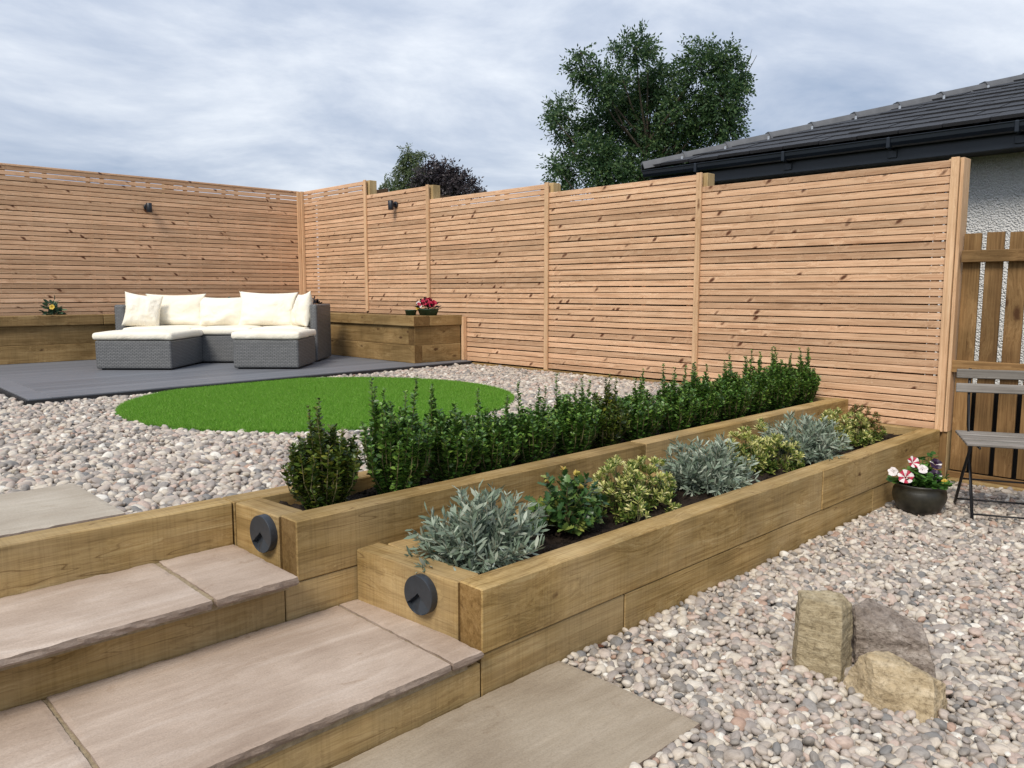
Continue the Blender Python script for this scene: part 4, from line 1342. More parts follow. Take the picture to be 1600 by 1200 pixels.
# sofa
S, D = -3.10, 8.15
sofa = sofa_root('rattan_sofa', S, D, 'grey rattan sofa with low arms in the corner of the deck', 'sofa')
add_rattan(sofa, S, D, 'seat_base', -4.005, -2.155, 7.79, 8.42, Z_DECK + 0.012, 0.752)
add_rattan(sofa, S, D, 'backrest', -4.005, -2.155, 8.425, 8.50, Z_DECK + 0.012, 1.045)
add_rattan(sofa, S, D, 'arm', -4.112, -4.010, 7.90, 8.50, Z_DECK + 0.012, 1.050)
add_rattan(sofa, S, D, 'arm', -2.150, -2.078, 7.925, 8.50, Z_DECK + 0.012, 1.054)
feet(sofa, S, D, -4.1, -2.1, 7.93, 8.48)
# ottomans
S, D = -3.53, 7.43
ot = sofa_root('rattan_ottoman', S, D, 'left rattan ottoman with the wider white cushion pushed to the sofa', 'ottoman', 'rattan ottomans')
add_rattan(ot, S, D, 'base', -3.876, -3.182, 7.075, 7.782, Z_DECK + 0.012, ZR)
feet(ot, S, D, -3.876, -3.182, 7.075, 7.782)
S, D = -2.36, 7.5
ot = sofa_root('rattan_ottoman', S, D, 'right rattan ottoman with the smaller white cushion pushed to the sofa', 'ottoman', 'rattan ottomans')
add_rattan(ot, S, D, 'base', -2.664, -2.060, 7.18, 7.782, Z_DECK + 0.012, ZR + 0.003)
feet(ot, S, D, -2.664, -2.060, 7.18, 7.782)


def seat_cushion(s0, s1, d0, d1, z0, h, seed, label, rz=0):
    x, y = sd_world((s0 + s1) / 2, (d0 + d1) / 2)
    o = link('seat_cushion', soft_box(s1 - s0, d1 - d0, h, seed=seed), None, (x, y, z0 + h / 2), (0, 0, SR + R(rz)))
    tag(o, label, 'cushion', 'white seat cushions of the sofa set')


seat_cushion(-3.895, -3.165, 7.06, 7.79, ZR + 0.003, 0.062, 1, 'white seat cushion on the left ottoman')
seat_cushion(-2.675, -2.05, 7.165, 7.79, ZR + 0.006, 0.062, 2, 'white seat cushion on the right ottoman')
seat_cushion(-4.0, -3.31, 7.80, 8.42, 0.757, 0.062, 3, 'white seat cushion at the left end of the sofa')
seat_cushion(-3.305, -2.72, 7.775, 8.42, 0.757, 0.062, 4, 'white seat cushion in the middle of the sofa', 0.6)
seat_cushion(-2.715, -2.16, 7.80, 8.42, 0.757, 0.062, 5, 'white seat cushion at the right end of the sofa')
pillow(-3.88, 8.02, 0.985, 0.36, 0.36, 0.17, -14, 24, 8, 1, 'cream square cushion leaning on the left arm of the sofa')
pillow(-3.66, 8.27, 0.985, 0.64, 0.36, 0.17, -14, 0, 0, 2, 'wide cream back cushion left on the sofa')
pillow(-3.16, 8.27, 0.970, 0.52, 0.33, 0.17, -14, 0, 0, 3, 'lower cream back cushion in the middle of the sofa')
pillow(-2.675, 8.25, 0.995, 0.62, 0.38, 0.17, -14, 0, 1, 4, 'wide cream back cushion right on the sofa')
pillow(-2.27, 8.10, 0.99, 0.37, 0.37, 0.17, -10, -55, -6, 5, 'cream cushion standing edge-on against the right arm')

# ------------------------------------------------------------------ lamps
def wall_lamp(loc, rz, label):
    """up-and-down wall light: back plate, arm, tubular body. local -y points away from the wall"""
    root = empty('wall_lamp', loc, label, 'lamp', 'black wall lamps on the slat fence', rz=rz)
    m1 = lathe_mesh('back_plate', [(0.036, 0), (0.036, 0.016), (0.030, 0.020)], M_WALLLAMP, 24)
    link('back_plate', m1, root, (0, -0.001, 0), (math.pi / 2, 0, 0), world=False)
    m2 = lathe_mesh('arm', [(0.014, 0), (0.014, 0.035)], M_WALLLAMP, 12)
    link('arm', m2, root, (0, -0.018, 0.006), (math.pi / 2, 0, 0), world=False)
    m3 = lathe_mesh('body', [(0.020, -0.062), (0.030, -0.062), (0.031, -0.060), (0.031, 0.038), (0.029, 0.040), (0.022, 0.040), (0.0215, 0.03)], M_WALLLAMP, 28)
    link('body', m3, root, (0, -0.075, 0), world=False)


wall_lamp((3.41, FY - 0.001, 2.135), 0.0, 'small black wall lamp on the back fence above the sofa')
wall_lamp((FX - 0.001, 7.425, 2.150), -math.pi / 2, 'small black wall lamp on the second panel of the right fence')


def step_light(loc, label):
    """round surface step light with an eyelid recess; faces -x"""
    root = empty('step_light', loc, label, 'light', 'round step lights on the bed ends', rz=-math.pi / 2 + END_TURN)
    r, t = 0.0625, 0.026
    nr, na = 26, 96
    V, F = [(0, 0, 0)], []
    def depth(x, z):
        # recess below two lines falling from an apex near the centre
        xr = x
        lim = 0.006 - abs(xr) * 0.85
        if z < lim and math.hypot(x, z) < r * 0.97:
            k = (lim - z) / (r * 0.95)
            return 0.019 * max(0.0, 1 - k * 1.0)
        return 0.0
    V = []
    for j in range(nr + 1):
        rr = r * 0.985 * j / nr
        for i in range(na):
            a = 2 * math.pi * i / na
            x, z = rr * math.cos(a), rr * math.sin(a)
            V.append((x, -t + depth(x, z), z))
    for j in range(nr):
        for i in range(na):
            F.append((j * na + i, j * na + (i + 1) % na, (j + 1) * na + (i + 1) % na, (j + 1) * na + i))
    rings = [(r, -t + 0.002), (r, 0.0)]
    b0 = nr * na
    for rr, yy in rings:
        s0 = len(V)
        for i in range(na):
            a = 2 * math.pi * i / na
            V.append((rr * math.cos(a), yy, rr * math.sin(a)))
        for i in range(na):
            F.append((b0 + i, b0 + (i + 1) % na, s0 + (i + 1) % na, s0 + i))
        b0 = s0
    me = np_mesh('housing', V, F, M_LAMP, False)
    bm = bmesh.new(); bm.from_mesh(me); bmesh.ops.remove_doubles(bm, verts=bm.verts, dist=1e-6)
    bmesh.ops.recalc_face_normals(bm, faces=bm.faces); bm.to_mesh(me); bm.free()
    link('housing', me, root, (0, 0, 0), world=False)
    seal = lathe_mesh('seal', [(0.057, 0), (0.057, 0.004)], M_BLACKMETAL, 40)
    link('seal', seal, root, (0, 0.003, 0), (math.pi / 2, 0, 0), world=False)


step_light((1.196, 2.405, 0.388), 'round anthracite step light on the end of the upper bed')
step_light((1.4615, 1.905, 0.247), 'round anthracite step light on the end of the lower bed')

# ------------------------------------------------------------------ rocks
def rock(name, pts, mat, label, amp, seed, bev=0.01):
    """pts in (along picture, away from viewer, up)"""
    P = [Vector((ROCK_A.x * a + ROCK_B.x * b, ROCK_A.y * a + ROCK_B.y * b, z)) for a, b, z in [(p[0], p[1] - 0.055, p[2]) for p in pts]]
    c = sum(P, Vector()) / len(P); c.z = 0
    bm = bmesh.new()
    for p in P: bm.verts.new(p - c)
    bmesh.ops.convex_hull(bm, input=bm.verts)
    bmesh.ops.dissolve_limit(bm, angle_limit=R(4), verts=bm.verts, edges=bm.edges)
    # chip corners and edges away with random flat cuts
    rr = random.Random(seed * 17 + 3)
    for _ in range(5):
        v = rr.choice(list(bm.verts))
        if v.co.z < 0.02: continue
        ctr = Vector((0, 0, 0.09))
        n = ((v.co - ctr).normalized() + Vector((rr.uniform(-.5, .5), rr.uniform(-.5, .5), rr.uniform(-.3, .5)))).normalized()
        res = bmesh.ops.bisect_plane(bm, geom=bm.verts[:] + bm.edges[:] + bm.faces[:], plane_co=v.co - n * rr.uniform(0.004, 0.010), plane_no=n, clear_outer=True)
        bmesh.ops.holes_fill(bm, edges=[e for e in bm.edges if e.is_boundary], sides=0)
    bmesh.ops.bevel(bm, geom=bm.edges[:], offset=0.0035, segments=1, profile=0.5, affect='EDGES', clamp_overlap=True)
    bmesh.ops.triangulate(bm, faces=bm.faces)
    for _ in range(7):
        es = [e for e in bm.edges if e.calc_length() > 0.007]
        if not es: break
        bmesh.ops.subdivide_edges(bm, edges=es, cuts=1)
        bmesh.ops.triangulate(bm, faces=bm.faces)
        if len(bm.faces) > 22000: break
    bm.normal_update()
    off = Vector((seed * 7.7, seed * 3.1, 0))
    for v in bm.verts:
        tilt = v.co.z + 0.35 * v.co.x
        st = Vector((v.co.x * 10, v.co.y * 10, tilt * 45 + 3 * mnoise.noise(v.co * 9 + off)))
        n1 = mnoise.fractal(v.co * 38 + off, 0.8, 2.1, 4)
        n2 = mnoise.ridged_multi_fractal(v.co * 20 + off, 0.9, 2.0, 4, 1.0, 2.0) - 1.0
        n3 = mnoise.noise(st)
        v.co += v.normal * amp * (n1 * 0.45 + n2 * 0.7 + n3 * 0.5)
    me = bm_mesh(name, bm, mat, False)
    o = link(name, me, None, c)
    tag(o, label, 'rock', 'three rocks grouped on the pebbles')


M_ROCK1 = rock_mat('olive_brown_rock', (0.23, 0.18, 0.105), (0.36, 0.29, 0.18), (0.50, 0.42, 0.28), (1, 1, 4))
M_ROCK2 = rock_mat('mauve_grey_rock', (0.13, 0.10, 0.08), (0.25, 0.205, 0.17), (0.46, 0.40, 0.345), (1, 1, 2))
M_ROCK3 = rock_mat('yellow_sandstone_rock', (0.28, 0.205, 0.115), (0.44, 0.345, 0.215), (0.60, 0.495, 0.345), (1, 1, 2.5))
# base heights reach a little below the pebble surface
O_A = 1.092
rock('rock', [(O_A - .196, 2.44, -.03), (O_A - .085, 2.36, -.03), (O_A - .012, 2.45, -.03), (O_A - .07, 2.53, -.03), (O_A - .18, 2.52, -.03),
              (O_A - .186, 2.45, .19), (O_A - .170, 2.455, .222), (O_A - .075, 2.40, .205), (O_A - .075, 2.41, .217), (O_A - .012, 2.47, .195), (O_A - .022, 2.50, .222), (O_A - .09, 2.53, .225), (O_A - .165, 2.53, .228)],
     M_ROCK1, 'upright olive brown block, tallest of the three rocks', 0.0035, 1)
rock('rock', [(O_A + .0, 2.44, -.03), (O_A + .205, 2.33, -.03), (O_A + .23, 2.46, -.03), (O_A + .03, 2.56, -.03),
              (O_A - .004, 2.46, .165), (O_A + .0, 2.50, .195), (O_A + .10, 2.42, .135), (O_A + .185, 2.375, .105), (O_A + .205, 2.46, .14), (O_A + .08, 2.55, .185), (O_A + .03, 2.55, .2)],
     M_ROCK2, 'rough mauve grey rock with a sloping pale top, on the right', 0.008, 2)
rock('rock', [(O_A - .125, 2.31, -.03), (O_A - .01, 2.19, -.03), (O_A + .075, 2.12, -.03), (O_A + .155, 2.20, -.03), (O_A + .11, 2.30, -.03), (O_A - .06, 2.37, -.03),
              (O_A - .115, 2.30, .06), (O_A - .085, 2.275, .115), (O_A - .055, 2.29, .130), (O_A + .035, 2.24, .115), (O_A + .10, 2.185, .095), (O_A + .145, 2.205, .070), (O_A + .03, 2.31, .12)],
     M_ROCK3, 'low yellow sandstone rock lying in front of the other two', 0.005, 3)

# ------------------------------------------------------------------ plants: leaf templates (x along the leaf, base at origin)
LEAF_OVAL = ([(0, 0, 0), (0.35, 0.27, 0.05), (0.35, -0.27, 0.05), (0.75, 0.22, 0.05), (0.75, -0.22, 0.05), (1, 0, 0.0), (0.35, 0, -0.02), (0.75, 0, -0.01)],
             [(0, 6, 1), (0, 2, 6), (6, 7, 3), (6, 3, 1), (6, 2, 4), (6, 4, 7), (7, 5, 3), (7, 4, 5)])
LEAF_NARROW = ([(0, 0, 0), (0.3, 0.085, 0.02), (0.3, -0.085, 0.02), (0.7, 0.095, 0.02), (0.7, -0.095, 0.02), (1, 0, -0.03)],
               [(0, 2, 1), (1, 2, 4), (1, 4, 3), (3, 4, 5)])
LEAF_QUAD = ([(0, 0, 0), (0.5, 0.22, 0.03), (1, 0, 0), (0.5, -0.22, 0.03)], [(0, 3, 1), (1, 3, 2)])
LEAF_SPINY = ([(0, 0, 0), (0.18, .16, .04), (0.25, .34, .09), (0.38, .20, .04), (0.5, .38, .10), (.62, .20, .04), (.75, .28, .08), (.85, .10, .02), (1, 0, 0.05),
               (.85, -.10, .02), (.75, -.28, .08), (.62, -.20, .04), (.5, -.38, .10), (.38, -.20, .04), (.25, -.34, .09), (.18, -.16, .04), (.4, 0, -.01), (.7, 0, 0)],
              [(0, 16, 1), (1, 3, 2), (1, 16, 3), (3, 5, 4), (3, 16, 5), (16, 17, 5), (5, 7, 6), (5, 17, 7), (17, 8, 7),
               (0, 15, 16), (15, 14, 13), (15, 13, 16), (13, 12, 11), (13, 11, 16), (16, 11, 17), (11, 10, 9), (11, 9, 17), (17, 9, 8)])


def leaf_mesh(name, tmpl, base, d, size, mat, roll=None):
    n = len(base)
    roll = rng.normal(0, 0.5, n) if roll is None else roll
    Mx = frames(d, roll, size)
    V, F = stack(tmpl[0], tmpl[1], Mx, base)
    return np_mesh(name, V, F, mat, False)


def unit(v): return v / np.linalg.norm(v, axis=-1, keepdims=True)


def hedge_plant(x, y, h, rad, n_stems, label, mat, leaf=0.028, spikes=3):
    """upright evergreen: many near-vertical stems closely set with small oval leaves"""
    root = empty('hedge_shrub', (x, y, 0.405), label, 'shrub', 'evergreen shrubs in a row in the upper bed')
    SV, SF = [], []
    B, Dd, S = [], [], []
    for k in range(n_stems):
        a = rng.uniform(0, 2 * np.pi); rr = rad * math.sqrt(rng.random()) * 1.0
        tx, ty = rr * math.cos(a), rr * math.sin(a) * 0.92
        hh = h * (1.0 - 0.30 * (rr / rad) ** 1.5) * rng.uniform(0.66, 0.92)
        if k < spikes:
            hh = h * rng.uniform(0.98, 1.18); tx *= 0.6; ty *= 0.6
        p0 = np.array([tx * 0.35, ty * 0.35, -0.01]); p1 = np.array([tx, ty, hh * 0.5]); p2 = np.array([tx * 1.1 + rng.normal(0, .008), ty * 1.1 + rng.normal(0, .008), hh])
        tube(SV, SF, [p0, p1, p2], [0.0032, 0.0022, 0.001], 4)
        m = int(hh / 0.0088)
        t0 = rng.uniform(0.02, 0.10)
        t = np.linspace(t0, 1.0, m)
        pos = (1 - t)[:, None] ** 2 * p0 + 2 * ((1 - t) * t)[:, None] * p1 + (t ** 2)[:, None] * p2
        for q in range(4):
            an = rng.uniform(0, 2 * np.pi, m)
            up = 0.15 + 0.5 * t + rng.normal(0, 0.25, m)
            dd = np.c_[np.cos(an), np.sin(an), up]
            B.append(pos + rng.normal(0, 0.001, (m, 3))); Dd.append(dd)
            top = (t > 0.86)
            S.append(leaf * rng.uniform(0.65, 1.15, m) * np.where(top, 0.72 if k >= spikes else 0.62, 1.0) * np.where((t > 0.72) & (k < spikes), 0.8, 1))
    B = np.concatenate(B); Dd = np.concatenate(Dd); S = np.concatenate(S)
    link('stems', np_mesh('stems', SV, SF, M_STEM), root, (x, y, 0.405))
    f = link('foliage', leaf_mesh('foliage', LEAF_OVAL, B, Dd, S, mat), root, (x, y, 0.405))


HX = [1.452, 1.755, 2.045, 2.27, 2.50, 2.79, 3.02, 3.32, 3.61, 3.90, 4.22, 4.51, 4.82, 5.13]
HH = [0.355, 0.40, 0.355, 0.315, 0.315, 0.335, 0.315, 0.315, 0.335, 0.335, 0.34, 0.365, 0.365, 0.34]
ords = ['first', 'second', 'third', 'fourth', 'fifth', 'sixth', 'seventh', 'eighth', 'ninth', 'tenth', 'eleventh', 'twelfth', 'thirteenth', 'last']
for i, (hx, hh) in enumerate(zip(HX, HH)):
    lab = {0: 'loose olive green shrub nearest the steps, first in the hedge row',
           1: 'tall narrow green shrub, second in the hedge row from the steps',
           13: 'dark green shrub at the fence end of the hedge row'}.get(i, 'dense green upright shrub, %s in the hedge row from the steps' % ords[i])
    nst = 60 if i == 0 else (66 if i == 1 else 84)
    rad = (0.138 if i < 2 else 0.130) * rng.uniform(0.9, 1.1)
    hedge_plant(hx, 2.475 + rng.normal(0, 0.008), hh, rad, nst, lab, M_HEDGE_Y if i in (0, 6) else M_HEDGE, spikes=(3, 5, 3, 3, 3, 4, 4, 4, 4, 4, 4, 5, 5, 5)[i])


def mound(n, rx, ry, h, power=0.5):
    """points on/in a half-ellipsoid mound with outward directions"""
    u = unit(rng.normal(size=(n, 3))); u[:, 2] = np.abs(u[:, 2])
    r = rng.random(n) ** power
    return u * r[:, None] * np.array([rx, ry, h]), u


def silver_plant(x, y, z, r, h, label, n_stems=70):
    root = empty('silver_shrub', (x, y, z), label, 'shrub', 'silver leaved shrubs in the lower bed')
    SV, SF, B, Dd, S = [], [], [], [], []
    for k in range(n_stems):
        a = rng.uniform(0, 2 * np.pi)
        el = math.asin(min(1, max(0.08, rng.random() ** 0.75)))
        L_ = rng.uniform(0.8, 1.12)
        tip = np.array([math.cos(a) * math.cos(el) * r, math.sin(a) * math.cos(el) * r * 0.86, math.sin(el) * h + 0.03]) * L_
        mid = tip * np.array([0.62, 0.62, 0.36]) + rng.normal(0, 0.012, 3)
        p0 = np.array([math.cos(a) * 0.02, math.sin(a) * 0.02, -0.01])
        t = np.linspace(0, 1, 5)
        cur = (1 - t)[:, None] ** 2 * p0 + 2 * ((1 - t) * t)[:, None] * mid + (t ** 2)[:, None] * tip
        tube(SV, SF, cur, [0.003, 0.0028, 0.0022, 0.0018, 0.001], 4)
        m = rng.integers(24, 36)
        t = np.sort(rng.uniform(0.22, 1.0, m))
        pos = (1 - t)[:, None] ** 2 * p0 + 2 * ((1 - t) * t)[:, None] * mid + (t ** 2)[:, None] * tip
        tan = unit(2 * (1 - t)[:, None] * (mid - p0) + 2 * t[:, None] * (tip - mid))
        rad_ = unit(np.cross(tan, rng.normal(size=(m, 3))))
        dd = tan * rng.uniform(0.45, 1.0, m)[:, None] + rad_ * rng.uniform(0.5, 0.9, m)[:, None]
        B.append(pos); Dd.append(dd)
        S.append(rng.uniform(0.028, 0.052, m) * (1 - 0.3 * (t > 0.93)))
    B = np.concatenate(B); Dd = np.concatenate(Dd); S = np.concatenate(S)
    S3 = np.c_[S * 1.1, S * 1.15, S]
    link('stems', np_mesh('stems', SV, SF, M_STEMSILVER), root, (x, y, z))
    link('foliage', leaf_mesh('foliage', LEAF_NARROW, B, Dd, S3, M_SILVER, rng.uniform(0, 6.28, len(B))), root, (x, y, z))


silver_plant(1.745, 1.96, 0.27, 0.25, 0.205, 'large loose silver shrub nearest the steps in the lower bed', 110)
silver_plant(3.165, 1.965, 0.27, 0.25, 0.215, 'dense silver shrub in the middle of the lower bed', 120)
silver_plant(4.10, 1.965, 0.27, 0.27, 0.22, 'silver shrub with one tall tip, third along the lower bed', 120)


def rosette_plant(name, clumps, z, mat_out, mat_in, label, cat_group, leaf=0.030):
    """low shrub of small rosettes; clumps = (x, y, rx, ry, h, n)"""
    cx = sum(c[0] for c in clumps) / len(clumps); cy = sum(c[1] for c in clumps) / len(clumps)
    root = empty(name, (cx, cy, z), label, 'shrub', cat_group)
    SV, SF = [], []
    out, inn = [], []
    for (x, y, rx, ry, h, n) in clumps:
        o = np.array([x - cx, y - cy, 0.0])
        p, u = mound(n, rx, ry, h, 0.33)
        for q in range(n):
            tip = p[q] + o; ax = unit(u[q] + np.array([0, 0, 0.7]) + rng.normal(0, 0.2, 3))
            if q % 3 == 0:
                tube(SV, SF, [o + np.array([0, 0, -0.01]), o + p[q] * np.array([0.5, 0.5, 0.4]), tip], [0.003, 0.002, 0.001], 4)
            k = 11
            an = rng.uniform(0, 6.28) + np.arange(k) * 2.4
            a1 = unit(np.cross(ax, np.array([0.3, 0.9, 0.1]))); a2 = np.cross(ax, a1)
            spread = np.linspace(1.25, 0.35, k)
            dd = ax * 0.75 + (a1 * np.cos(an)[:, None] + a2 * np.sin(an)[:, None]) * spread[:, None]
            base = np.tile(tip, (k, 1)) + ax * np.linspace(-0.012, 0.006, k)[:, None]
            s = leaf * np.linspace(1.1, 0.65, k) * rng.uniform(0.8, 1.15)
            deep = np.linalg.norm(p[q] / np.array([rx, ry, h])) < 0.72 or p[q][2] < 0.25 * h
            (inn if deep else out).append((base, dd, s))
    link('stems', np_mesh('stems', SV, SF, M_STEM), root, (cx, cy, z))
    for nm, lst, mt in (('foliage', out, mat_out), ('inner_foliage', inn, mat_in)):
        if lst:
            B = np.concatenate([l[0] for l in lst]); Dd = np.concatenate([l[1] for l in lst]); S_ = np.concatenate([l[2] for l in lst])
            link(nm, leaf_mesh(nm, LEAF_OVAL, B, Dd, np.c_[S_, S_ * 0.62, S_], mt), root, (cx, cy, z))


VG = 'variegated shrubs in the lower bed'
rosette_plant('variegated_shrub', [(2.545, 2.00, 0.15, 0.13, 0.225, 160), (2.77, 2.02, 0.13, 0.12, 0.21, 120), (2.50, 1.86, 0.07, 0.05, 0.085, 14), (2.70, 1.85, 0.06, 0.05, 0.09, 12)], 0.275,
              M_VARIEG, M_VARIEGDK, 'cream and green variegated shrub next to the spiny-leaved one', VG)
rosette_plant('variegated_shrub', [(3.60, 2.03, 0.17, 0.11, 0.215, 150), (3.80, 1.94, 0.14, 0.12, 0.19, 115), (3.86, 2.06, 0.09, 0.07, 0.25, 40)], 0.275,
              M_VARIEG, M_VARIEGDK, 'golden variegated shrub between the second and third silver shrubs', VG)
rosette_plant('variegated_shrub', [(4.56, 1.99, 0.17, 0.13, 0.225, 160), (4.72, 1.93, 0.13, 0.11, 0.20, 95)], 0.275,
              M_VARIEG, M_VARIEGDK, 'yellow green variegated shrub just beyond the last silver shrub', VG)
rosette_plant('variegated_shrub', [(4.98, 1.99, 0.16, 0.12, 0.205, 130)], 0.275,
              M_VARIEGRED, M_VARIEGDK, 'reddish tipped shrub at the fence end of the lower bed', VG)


def spiny_shrub(x, y, z, label):
    root = empty('spiny_shrub', (x, y, z), label, 'shrub')
    SV, SF, B, Dd, S = [], [], [], [], []
    tips = []
    for k in range(48):
        a = rng.uniform(0, 6.28); el = math.asin(rng.random() ** 0.8)
        tip = np.array([math.cos(a) * math.cos(el) * 0.18, math.sin(a) * math.cos(el) * 0.14, 0.03 + math.sin(el) * 0.19]) * rng.uniform(0.8, 1.1)
        p0 = np.array([0, 0, -0.01]); mid = tip * 0.5 + np.array([0, 0, 0.02])
        tube(SV, SF, [p0, mid, tip], [0.004, 0.003, 0.0015], 5)
        tips.append(tip)
        m = 15
        t = np.linspace(0.35, 1, m)
        pos = (1 - t)[:, None] ** 2 * p0 + 2 * ((1 - t) * t)[:, None] * mid + (t ** 2)[:, None] * tip
        tan = unit(tip - p0)
        rad_ = unit(np.cross(np.tile(tan, (m, 1)), rng.normal(size=(m, 3))))
        B.append(pos); Dd.append(rad_ * 0.9 + tan * rng.uniform(0.2, 0.8, m)[:, None] + np.array([0, 0, 0.15])); S.append(rng.uniform(0.030, 0.054, m))
    link('stems', np_mesh('stems', SV, SF, M_STEM), root, (x, y, z))
    link('foliage', leaf_mesh('foliage', LEAF_SPINY, np.concatenate(B), np.concatenate(Dd), np.concatenate(S), M_HOLLY), root, (x, y, z))
    # a few new yellow and pink shoots at the top
    B, Dd = [], []
    for tp in ((0.02, 0.03, 0.228), (0.075, 0.02, 0.200), (-0.05, 0.05, 0.185), (0.045, -0.05, 0.165)):
        m = 6; an = rng.uniform(0, 6.28, m)
        B.append(np.tile(tp, (m, 1))); Dd.append(np.c_[np.cos(an), np.sin(an), rng.uniform(0.2, 0.9, m)])
    f = link('new_shoots', leaf_mesh('new_shoots', LEAF_SPINY, np.concatenate(B), np.concatenate(Dd), rng.uniform(0.018, 0.032, 24), M_HOLLYNEW), root, (x, y, z))
    f['label'] = 'yellow and pinkish new leaves'


spiny_shrub(2.215, 1.99, 0.27, 'glossy spiny-leaved green shrub with yellow new shoots in the lower bed')

# ------------------------------------------------------------------ flower pots and planter plants
def flower_mesh(name, centers, normals, size, kinds):
    """five-lobed trumpet flowers; returns dict material -> (V,F)"""
    acc = {}
    for c, nrm_, s, kd in zip(centers, normals, size, kinds):
        nv = Vector(nrm_).normalized()
        a = nv.orthogonal().normalized(); b = nv.cross(a)
        c = Vector(c)
        m = 30
        ring0 = [c - nv * s * 0.45 + (a * math.cos(2 * math.pi * i / m) + b * math.sin(2 * math.pi * i / m)) * s * 0.10 for i in range(m)]
        ring1 = []; ring2 = []
        for i in range(m):
            an = 2 * math.pi * i / m
            rr = s * (0.86 + 0.14 * abs(math.cos(an * 2.5))) * (1 + 0.05 * math.sin(7 * an))
            dr = a * math.cos(an) + b * math.sin(an)
            ring1.append(c - nv * s * 0.08 + dr * rr * 0.5)
            ring2.append(c + nv * s * (0.02 + 0.08 * math.sin(an * 5)) + dr * rr)
        for i in range(m):
            j = (i + 1) % m
            ph = (i / m * 5) % 1.0
            if kd == 'star': mt = M_WHITEPETAL if (ph < 0.30 or ph > 0.72) else M_RED
            elif kd == 'purple': mt = M_PURPLE if i not in (3, 4, 17) else M_WHITEPETAL
            elif kd == 'white': mt = M_WHITEPETAL
            elif kd == 'yellow': mt = M_YELLOW
            else: mt = M_RED
            V, F = acc.setdefault(mt.name, (mt, [], []))[1:]
            for q in ((ring0[i], ring0[j], ring1[j], ring1[i]), (ring1[i], ring1[j], ring2[j], ring2[i])):
                b0 = len(V); V.extend(q); F.append((b0, b0 + 1, b0 + 2, b0 + 3))
    return acc


def one_flower(root, c, nrm_, s, kind, name='flower'):
    acc = flower_mesh('f', [(0, 0, 0)], [nrm_], [s], [kind])
    me = bpy.data.meshes.new(name)
    Vs, Fs, mi = [], [], []
    for k, (mt, V, F) in enumerate(acc.values()):
        b0 = len(Vs); Vs += [tuple(v) for v in V]; Fs += [tuple(i + b0 for i in f) for f in F]; mi += [k] * len(F)
        me.materials.append(mt)
    me.from_pydata(Vs, [], Fs)
    me.polygons.foreach_set('material_index', mi)
    me.update()
    return link(name, me, root, c)


def bowl_pot():
    x, y, z = 4.50, 1.475, -0.012
    root = empty('flower_pot', (x, y, z), 'dark glazed bowl pot of red and white petunias by the lower bed', 'flower pot')
    prof = [(0.060, 0.0), (0.080, 0.004), (0.110, 0.034), (0.130, 0.078), (0.135, 0.105), (0.130, 0.135), (0.122, 0.150), (0.126, 0.157), (0.131, 0.164), (0.129, 0.170), (0.121, 0.170), (0.114, 0.150), (0.114, 0.140)]
    link('bowl', lathe_mesh('bowl', prof, M_POT, 44), root, (x, y, z))
    s = link('soil', lathe_mesh('soil', [(0.116, 0.138), (0.116, 0.146), (0.05, 0.154)], M_SOIL, 24), root, (x, y, z))
    B, Dd, S = [], [], []
    SV, SF = [], []
    for k in range(80):
        a = rng.uniform(0, 6.28); rr = rng.uniform(0.02, 0.15)
        hh = 0.165 + rng.uniform(0.015, 0.11) * (1.15 - rr / 0.17)
        if k < 5:   # taller growth at the back
            a = rng.normal(0.0, 0.5); rr = 0.07; hh = rng.uniform(0.285, 0.325)
        tip = np.array([rr * math.cos(a), rr * math.sin(a), hh])
        p0 = np.array([rr * 0.4 * math.cos(a), rr * 0.4 * math.sin(a), 0.145])
        tube(SV, SF, [p0, (p0 + tip) / 2 + np.array([0, 0, 0.015]), tip], [0.0025, 0.002, 0.0015], 4)
        m = 9
        t = np.linspace(0.3, 1, m)
        pos = p0 + (tip - p0) * t[:, None]
        an = rng.uniform(0, 6.28, m)
        B.append(pos); Dd.append(np.c_[np.cos(an), np.sin(an), rng.uniform(-0.1, 0.6, m)]); S.append(rng.uniform(0.028, 0.046, m))
    link('stems', np_mesh('stems', SV, SF, M_PETLEAF), root, (x, y, z))
    S = np.concatenate(S)
    link('foliage', leaf_mesh('foliage', LEAF_OVAL, np.concatenate(B), np.concatenate(Dd), np.c_[S, S * 1.25, S], M_PETLEAF), root, (x, y, z))
    # right vector in picture, viewer vector
    r_ = Vector((0.718, -0.696, 0)); v_ = Vector((-0.9, -0.35, 0.35))
    for a, up, fw, s, kind, tilt in ((-0.105, 0.185, -0.02, 0.040, 'star', 0.0), (-0.045, 0.255, 0.02, 0.034, 'star', 0.5), (-0.015, 0.225, -0.02, 0.026, 'white', 0.2), (-0.16, 0.205, 0.01, 0.026, 'white', -0.3),
                                     (0.075, 0.245, 0.02, 0.032, 'purple', 0.3), (0.040, 0.195, -0.04, 0.034, 'purple', 0.0), (0.088, 0.165, -0.05, 0.016, 'yellow', 0)):
        p = Vector((x, y, z)) + r_ * a + Vector((0.696, 0.718, 0)) * (fw - 0.03) + Vector((0, 0, up + 0.03))
        one_flower(root, p, v_ + r_ * tilt + Vector((0, 0, 0.2)), s, kind)


bowl_pot()


